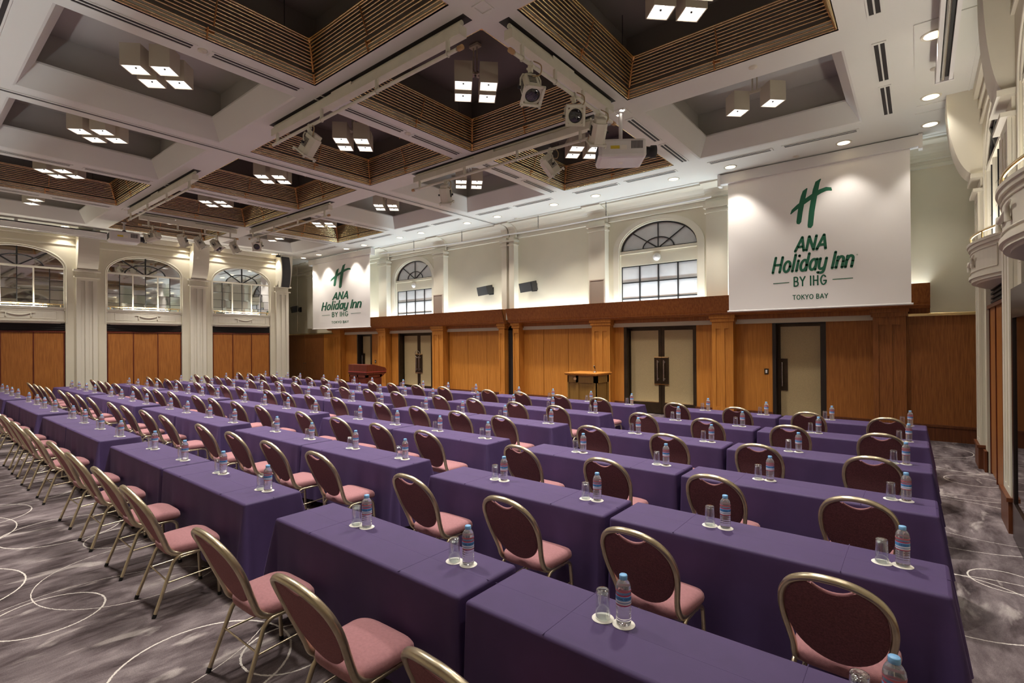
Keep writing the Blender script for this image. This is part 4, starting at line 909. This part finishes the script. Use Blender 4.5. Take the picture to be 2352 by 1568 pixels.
# ---------------------------------------------------------------- tables, cloths
TL, TD, TZ = 1.772, .45, .70
def cloth_mesh(flL, flR, seed):
    rnd = random.Random(seed); L_, D = TL, TD; r = .018
    # perimeter param with denser corners
    pts = []   # (x, y, nx, ny, corner)
    def side(x0, y0, x1, y1, nx, ny, n):
        for k in range(n): t = k / n; pts.append((x0 + (x1 - x0) * t, y0 + (y1 - y0) * t, nx, ny))
    hx, hy = L_ / 2 - r, D / 2 - r
    corners = [(-hx, -hy), (hx, -hy), (hx, hy), (-hx, hy)]; nrm = [(0, -1), (1, 0), (0, 1), (-1, 0)]
    for k in range(4):
        a, b_ = corners[k], corners[(k + 1) % 4]; side(a[0], a[1], b_[0], b_[1], *nrm[k], 56 if k % 2 == 0 else 14)
        n0, n1 = nrm[k], nrm[(k + 1) % 4]
        for q in range(1, 6):
            th = PI / 2 * q / 6; c_, s_ = math.cos(th), math.sin(th); pts.append((b_[0], b_[1], n0[0] * c_ + n1[0] * s_, n0[1] * c_ + n1[1] * s_))
    n = len(pts); ph = [rnd.uniform(0, 6.28) for _ in range(6)]
    zs = [0, .004, .012, r, .05, .12, .22, .34, .46, .585]
    vs = []; m = MB()
    for zi, dz in enumerate(zs):
        for (x, y, nx, ny) in pts:
            if dz <= r: o = r * math.sin(math.acos(max(-1, 1 - dz / r)))
            else:
                f = (dz - r) / .567; o = r + .012 * f
                corner = abs(nx * ny) > .05
                fl = flL if x < 0 else flR
                if corner: o += (.115 * f ** .9) * (fl * .97 + .03) * (4 * abs(nx * ny)) ** .0 * (math.sin(2 * math.atan2(abs(ny), abs(nx)))) ** .8
                if abs(ny) > .9: o += f * (.008 + .013 * math.sin(x * 7 + ph[0] + (3 if ny > 0 else 0)) + .010 * math.sin(x * 19 + ph[1]) + .010 * math.sin(x * 41 + ph[2]) * x * x)
                elif abs(nx) > .9: o += f * ((.012 + .012 * math.sin(y * 24 + ph[3])) * fl)
            zz = TZ + .004 - dz + (.008 * math.sin(x * 3 + ph[4]) if zi == len(zs) - 1 else 0)
            vs.append((x + nx * o, y + ny * o, zz))
    m.add([v for v in vs], [(i * n + k, i * n + (k + 1) % n, (i + 1) * n + (k + 1) % n, (i + 1) * n + k) for i in range(len(zs) - 1) for k in range(n)], True)
    m.add(vs[:n], [tuple(range(n))])
    # pressed fold creases across the top
    me = m.mesh('tablecloth', clothm, fix=False); return me
CL = [[cloth_mesh(1, .05, 10 + k) for k in range(3)], [cloth_mesh(.05, 1, 20 + k) for k in range(3)]]
crease = MB()
for s in (-.25, .25): crease.tube([(s * TL, -TD / 2, TZ + .0035), (s * TL, TD / 2, TZ + .0035)], .0022, 6)
crease.tube([(-TL / 2, .0, TZ + .003), (TL / 2, .0, TZ + .003)], .0018, 6)
creaseme = crease.mesh('fold_crease', clothm)
ttop = MB().cbox(-TL / 2 + .02, TL / 2 - .02, -TD / 2 + .02, TD / 2 - .02, TZ - .03, TZ - .001, .006).mesh('tabletop', brownw)
tleg = MB().tube([(0, 0, .0), (0, 0, TZ - .03)], .016, 8).mesh('leg', blackp)
tbar = MB().tube([(-TL / 2 + .2, 0, .16), (TL / 2 - .2, 0, .16)], .012, 8).mesh('stretcher', blackp)
BLK = ['rightmost block', 'second block from right', 'middle block', 'second block from left', 'leftmost block']
BX = [[-2.82, -1.90, -.98, -.07], [-6.87, -5.955, -5.03, -4.15], [-10.93, -10.10, -9.15, -8.20], [-14.93, -14.09, -13.22, -12.32], [-18.9, -18.05, -17.22, -16.4]]
ROWS = [1.97, 3.38, 4.75, 6.17, 7.56, 8.95]; SH = [0, 0, -.05, -.09, -.11, -.13]
RN = ['nearest row', 'second row', 'third row', 'fourth row', 'fifth row', 'sixth row']
SN = ['left end seat', 'second seat from left', 'third seat from left', 'right end seat']
# ---------------------------------------------------------------- chair
def make_chair(t):
    half = [(.183, .03, .392), (.183, -.06, .392), (.182, -.115, .402), (.180, -.150, .435), (.180, -.172, .49), (.192, -.20, .56), (.207, -.232, .64), (.210, -.262, .71), (.196, -.300, .785), (.155, -.338, .848), (.085, -.362, .886)]
    path = half + [(0, -.370, .897)] + [(-x, y, z) for x, y, z in reversed(half)]
    sp = spline(path, 4)
    MB().tube(sp, .0150, 8, ry=.0195).build('back_frame', chairbr, t)
    yz = lambda z: (lambda f: f)(next(((a[1] + (b_[1] - a[1]) * (z - a[2]) / (b_[2] - a[2])) for a, b_ in zip(half[3:], half[4:]) if a[2] <= z <= b_[2]), -.366 if z > .8 else -.150))
    inner = [(p.x, p.z) for p in sp if p.z > .665]; ctr = Vector((0, .66))
    bd = []
    for x, z in inner:
        d = Vector((x, z)) - ctr; d = d * (1 - .016 / d.length); x, z = ctr.x + d.x, ctr.y + d.y
        if abs(x) < .090: z -= .060 * (1 - (x / .090) ** 2) ** .8
        bd.append((x, z))
    nlow = 22; xr = bd[0][0]; z0 = bd[0][1]
    for k in range(1, nlow):
        th = PI + PI * k / nlow; bd.append((xr * math.cos(th), z0 + (z0 - .452) * math.sin(th)))
    N_ = len(bd)
    def shell(dy, bulge, edge):
        m = MB(); vs = []; rs = [0.02, .35, .65, .85, .95, 1.0]
        for r_ in rs:
            for x, z in bd:
                X_, Z_ = x * r_, .655 + (z - .655) * r_; vs.append((X_, yz(Z_) + dy + bulge * (1 - r_ ** 3), Z_))
        for x, z in bd: vs.append((x * .995, yz(z) + edge, z))
        fs = [(i * N_ + k, i * N_ + (k + 1) % N_, (i + 1) * N_ + (k + 1) % N_, (i + 1) * N_ + k) for i in range(len(rs)) for k in range(N_)]
        m.add(vs, fs + [tuple(range(N_))], True); return m
    shell(.004, .022, -.002).build('backrest', seatf, t); shell(-.010, -.003, .0).build('back_panel', backf, t)
    m = MB(); m.tube([(x, yz(z) + .002, z) for x, z in bd if abs(x) < .090 and z > .75], .009, 8); m.build('hand_hold_trim', seatf, t)
    # seat cushion
    m = MB(); n = 36; vs = []
    def outline(k, s):
        th = 2 * PI * k / n; c_, s_ = math.cos(th), math.sin(th); e = .42
        x = math.copysign(abs(c_) ** e, c_); y = math.copysign(abs(s_) ** e, s_); w_ = .205 + .012 * y
        return x * w_ * s, .025 + y * .178 * s
    prof = [(.90, .392), (1.0, .400), (1.015, .418), (1.0, .438), (.95, .452), (.82, .461), (.55, .467), (.2, .470)]
    for s, z in prof:
        for k in range(n):
            x, y = outline(k, s); vs.append((x, y, z - .012 * max(0, (y - .12) / .09) - .01 * max(0, (-.06 - y) / .1)))
    fs = [(i * n + k, i * n + (k + 1) % n, (i + 1) * n + (k + 1) % n, (i + 1) * n + k) for i in range(len(prof) - 1) for k in range(n)] + [tuple(range(n))[::-1], tuple(range((len(prof) - 1) * n, len(prof) * n))]
    m.add(vs, fs, True); m.build('seat', seatf, t)
    for s in (-1, 1):
        m = MB(); m.tube(spline([(s * .190, .06, .378), (s * .190, .115, .376), (s * .192, .150, .352), (s * .194, .162, .30), (s * .200, .178, 0.02)], 5), .0125, 8); L = m.build('leg', chairbr, t)
        MB().tube([(s * .200, .178, 0), (s * .1995, .177, .025)], .014, 8).build('foot', rubber, L)
        m = MB(); m.tube(spline([(s * .190, -.04, .378), (s * .190, -.085, .374), (s * .192, -.120, .345), (s * .196, -.143, .29), (s * .215, -.243, .02)], 5), .0125, 8); L = m.build('leg', chairbr, t)
        MB().tube([(s * .215, -.250, 0), (s * .2147, -.241, .025)], .014, 8).build('foot', rubber, L)
        m = MB(); m.tube([(s * .199, -.170, .21), (s * .196, .167, .225)], .006, 6); m.build('stretcher', chairbr, t)
    m = MB(); m.tube([(-.19, -.05, .378), (-.19, .07, .378)], .0115, 8); m.tube([(.19, -.05, .378), (.19, .07, .378)], .0115, 8); m.tube([(-.19, .0, .382), (.19, .0, .382)], .010, 6); m.box(-.18, .18, -.13, .17, .384, .395); m.build('seat_frame', chairbr, t)
    m = MB(); m.tube([(-.2, -.165, .225), (.2, -.165, .225)], .006, 6); m.build('stretcher', chairbr, t)
def make_bottle(t):
    prof = [(.0, .0), (.020, .001), (.029, .004), (.0315, .012)]
    z = .016
    for k in range(6):
        prof += [(.0318, z), (.0318, z + .006), (.0300, z + .009)]; z += .0115
    prof += [(.0316, .087), (.0314, .090), (.0314, .155), (.0312, .160), (.029, .170), (.024, .180), (.017, .189), (.0135, .193), (.0130, .198), (.0, .199)]
    MB().lathe(prof, 20).build('body', pet, t)
    m = MB(); m.lathe([(.0322, .088), (.0324, .090), (.0322, .134)], 20); l = MB(); l.v = m.v[:60]; l.f = m.f[:40]; l.sm = m.sm[:40]; L = l.build('label', labelm, t)
    m = MB(); m.lathe([(.0322, .1445), (.0320, .152)], 20); l = MB(); l.v = m.v[:40]; l.f = m.f[:20]; l.sm = m.sm[:20]; l.build('upper_band', pbr('pink_band', (.50, .13, .17), .4), t)  # thin pink ring around the bottle above the label
    MB().lathe([(.0165, .191), (.017, .193), (.017, .207), (.0155, .2095), (.0, .210)], 18).build('cap', capb, t)
    return L
def make_lettering(parent):
    cu = bpy.data.curves.new('lettering', 'FONT'); cu.body = 'CRYSTAL GEYSER'; cu.size = .0125; cu.align_x = 'CENTER'
    o = bpy.data.objects.new('lettering', cu); COL.objects.link(o); dg = bpy.context.evaluated_depsgraph_get(); dg.update()
    me = bpy.data.meshes.new_from_object(o.evaluated_get(dg)); bpy.data.objects.remove(o)
    for v in me.vertices:
        a = -PI / 2 + .55 + v.co.x / .0327 ; r_ = .0327; v.co = Vector((r_ * math.cos(a - .0), r_ * math.sin(a - .0), .1135 + v.co.y))
    me.materials.clear(); me.materials.append(navy); me.name = 'lettering'
    return me
glass_prof = [(.0325, 0), (.0300, .060), (.0285, .105), (.0285, .118), (.027, .124), (.022, .126), (.0, .1255), (.0, .1135), (.018, .112), (.0255, .108), (.0272, .104), (.0290, .058), (.0308, .0)]
glassme = None
coast = MB().lathe([(.0, 0), (.047, 0), (.0478, .0008), (.047, .0016), (.0, .0016)], 28).mesh('coaster', paper)
pb = bpy.data.objects.new('proto', None)
first_chair = first_bottle = None
seat_id = 0
letter_me = None
gm = MB(); gm.lathe(glass_prof, 24); glassme = gm.mesh('tumbler', glassm)
for r in range(6):
    for b in range(5):
        xs = [x + SH[r] * (1 if b else .3) for x in BX[b]]; vb = ROWS[r]
        for half in (0, 1):
            tx = sum(xs) / 4 - .235 + (.908 if half else -.908); ty = vb - .055
            if not inview([(tx + sx * .9, ty + sy_ * .22, .7) for sx in (-1, 0, 1) for sy_ in (-1, 1)]): continue
            nm = 'left table' if half == 0 else 'right table'
            rz = 0
            t = thing('folding_table', 'folding table under purple cloth, %s, %s, %s' % (nm, RN[r], BLK[b]), 'table', (tx, ty, 0), rz, 'folding tables in rows')
            obj('tabletop', ttop, t)
            for sx in (-1, 1):
                for s2 in (-1, 1): obj('leg', tleg, t, (sx * .78, s2 * .16, 0))
            obj('stretcher', tbar, t)
            c = tag(obj('tablecloth', CL[half][random.randrange(3)], None, (tx, ty, 0), (0, 0, rz)), 'purple cloth draped to near floor over %s, %s, %s' % (nm, RN[r], BLK[b]), 'tablecloth', 'purple tablecloths')
            obj('fold_crease', creaseme, c)
        for s in range(4):
            bx, by = xs[s] + random.uniform(-.012, .012), vb + random.uniform(-.01, .01); cx_ = xs[s] - .215 + random.uniform(-.02, .02); cvv = vb - .53 + random.uniform(-.012, .012)
            where = '%s, %s, %s' % (SN[s], RN[r], BLK[b])
            if inview([(cx_, cvv - .37, .9), (cx_, cvv, .45), (cx_, cvv - .25, 0)], 60, 40):
                lab = 'burgundy oval-back chair, %s' % where; rz = random.uniform(-.035, .035)
                if first_chair is None:
                    first_chair = thing('banquet_chair', lab, 'chair', (cx_, cvv, 0), rz, 'burgundy banquet chairs'); make_chair(first_chair)
                else: dup(first_chair, (cx_, cvv, 0), rz, lab, 'burgundy banquet chairs')
            if not inview([(bx, by, .9), (bx, by, .7)], 30, 60): continue
            zt = TZ + .0045
            tag(obj('coaster', coast, None, (bx, by, zt)), 'white paper coaster under water bottle, %s' % where, 'coaster', 'paper coasters')
            gx, gy = bx - .092 + random.uniform(-.004, .004), by - .012 + random.uniform(-.006, .006)
            tag(obj('coaster', coast, None, (gx, gy, zt + .0002)), 'white paper coaster under tumbler, %s' % where, 'coaster', 'paper coasters')
            tag(obj('tumbler', glassme, None, (gx, gy, zt + .002), (0, 0, random.uniform(0, 6))), 'upturned clear glass tumbler, %s' % where, 'glass', 'upturned tumblers')
            lab = 'water bottle with blue cap, %s' % where; rz = random.uniform(-.5, .5)
            if first_bottle is None:
                first_bottle = thing('water_bottle', lab, 'bottle', (bx, by, zt + .0018), rz, 'water bottles on the tables'); LB = make_bottle(first_bottle); letter_me = make_lettering(LB); obj('lettering', letter_me, LB)
            else: dup(first_bottle, (bx, by, zt + .0018), rz, lab, 'water bottles on the tables')
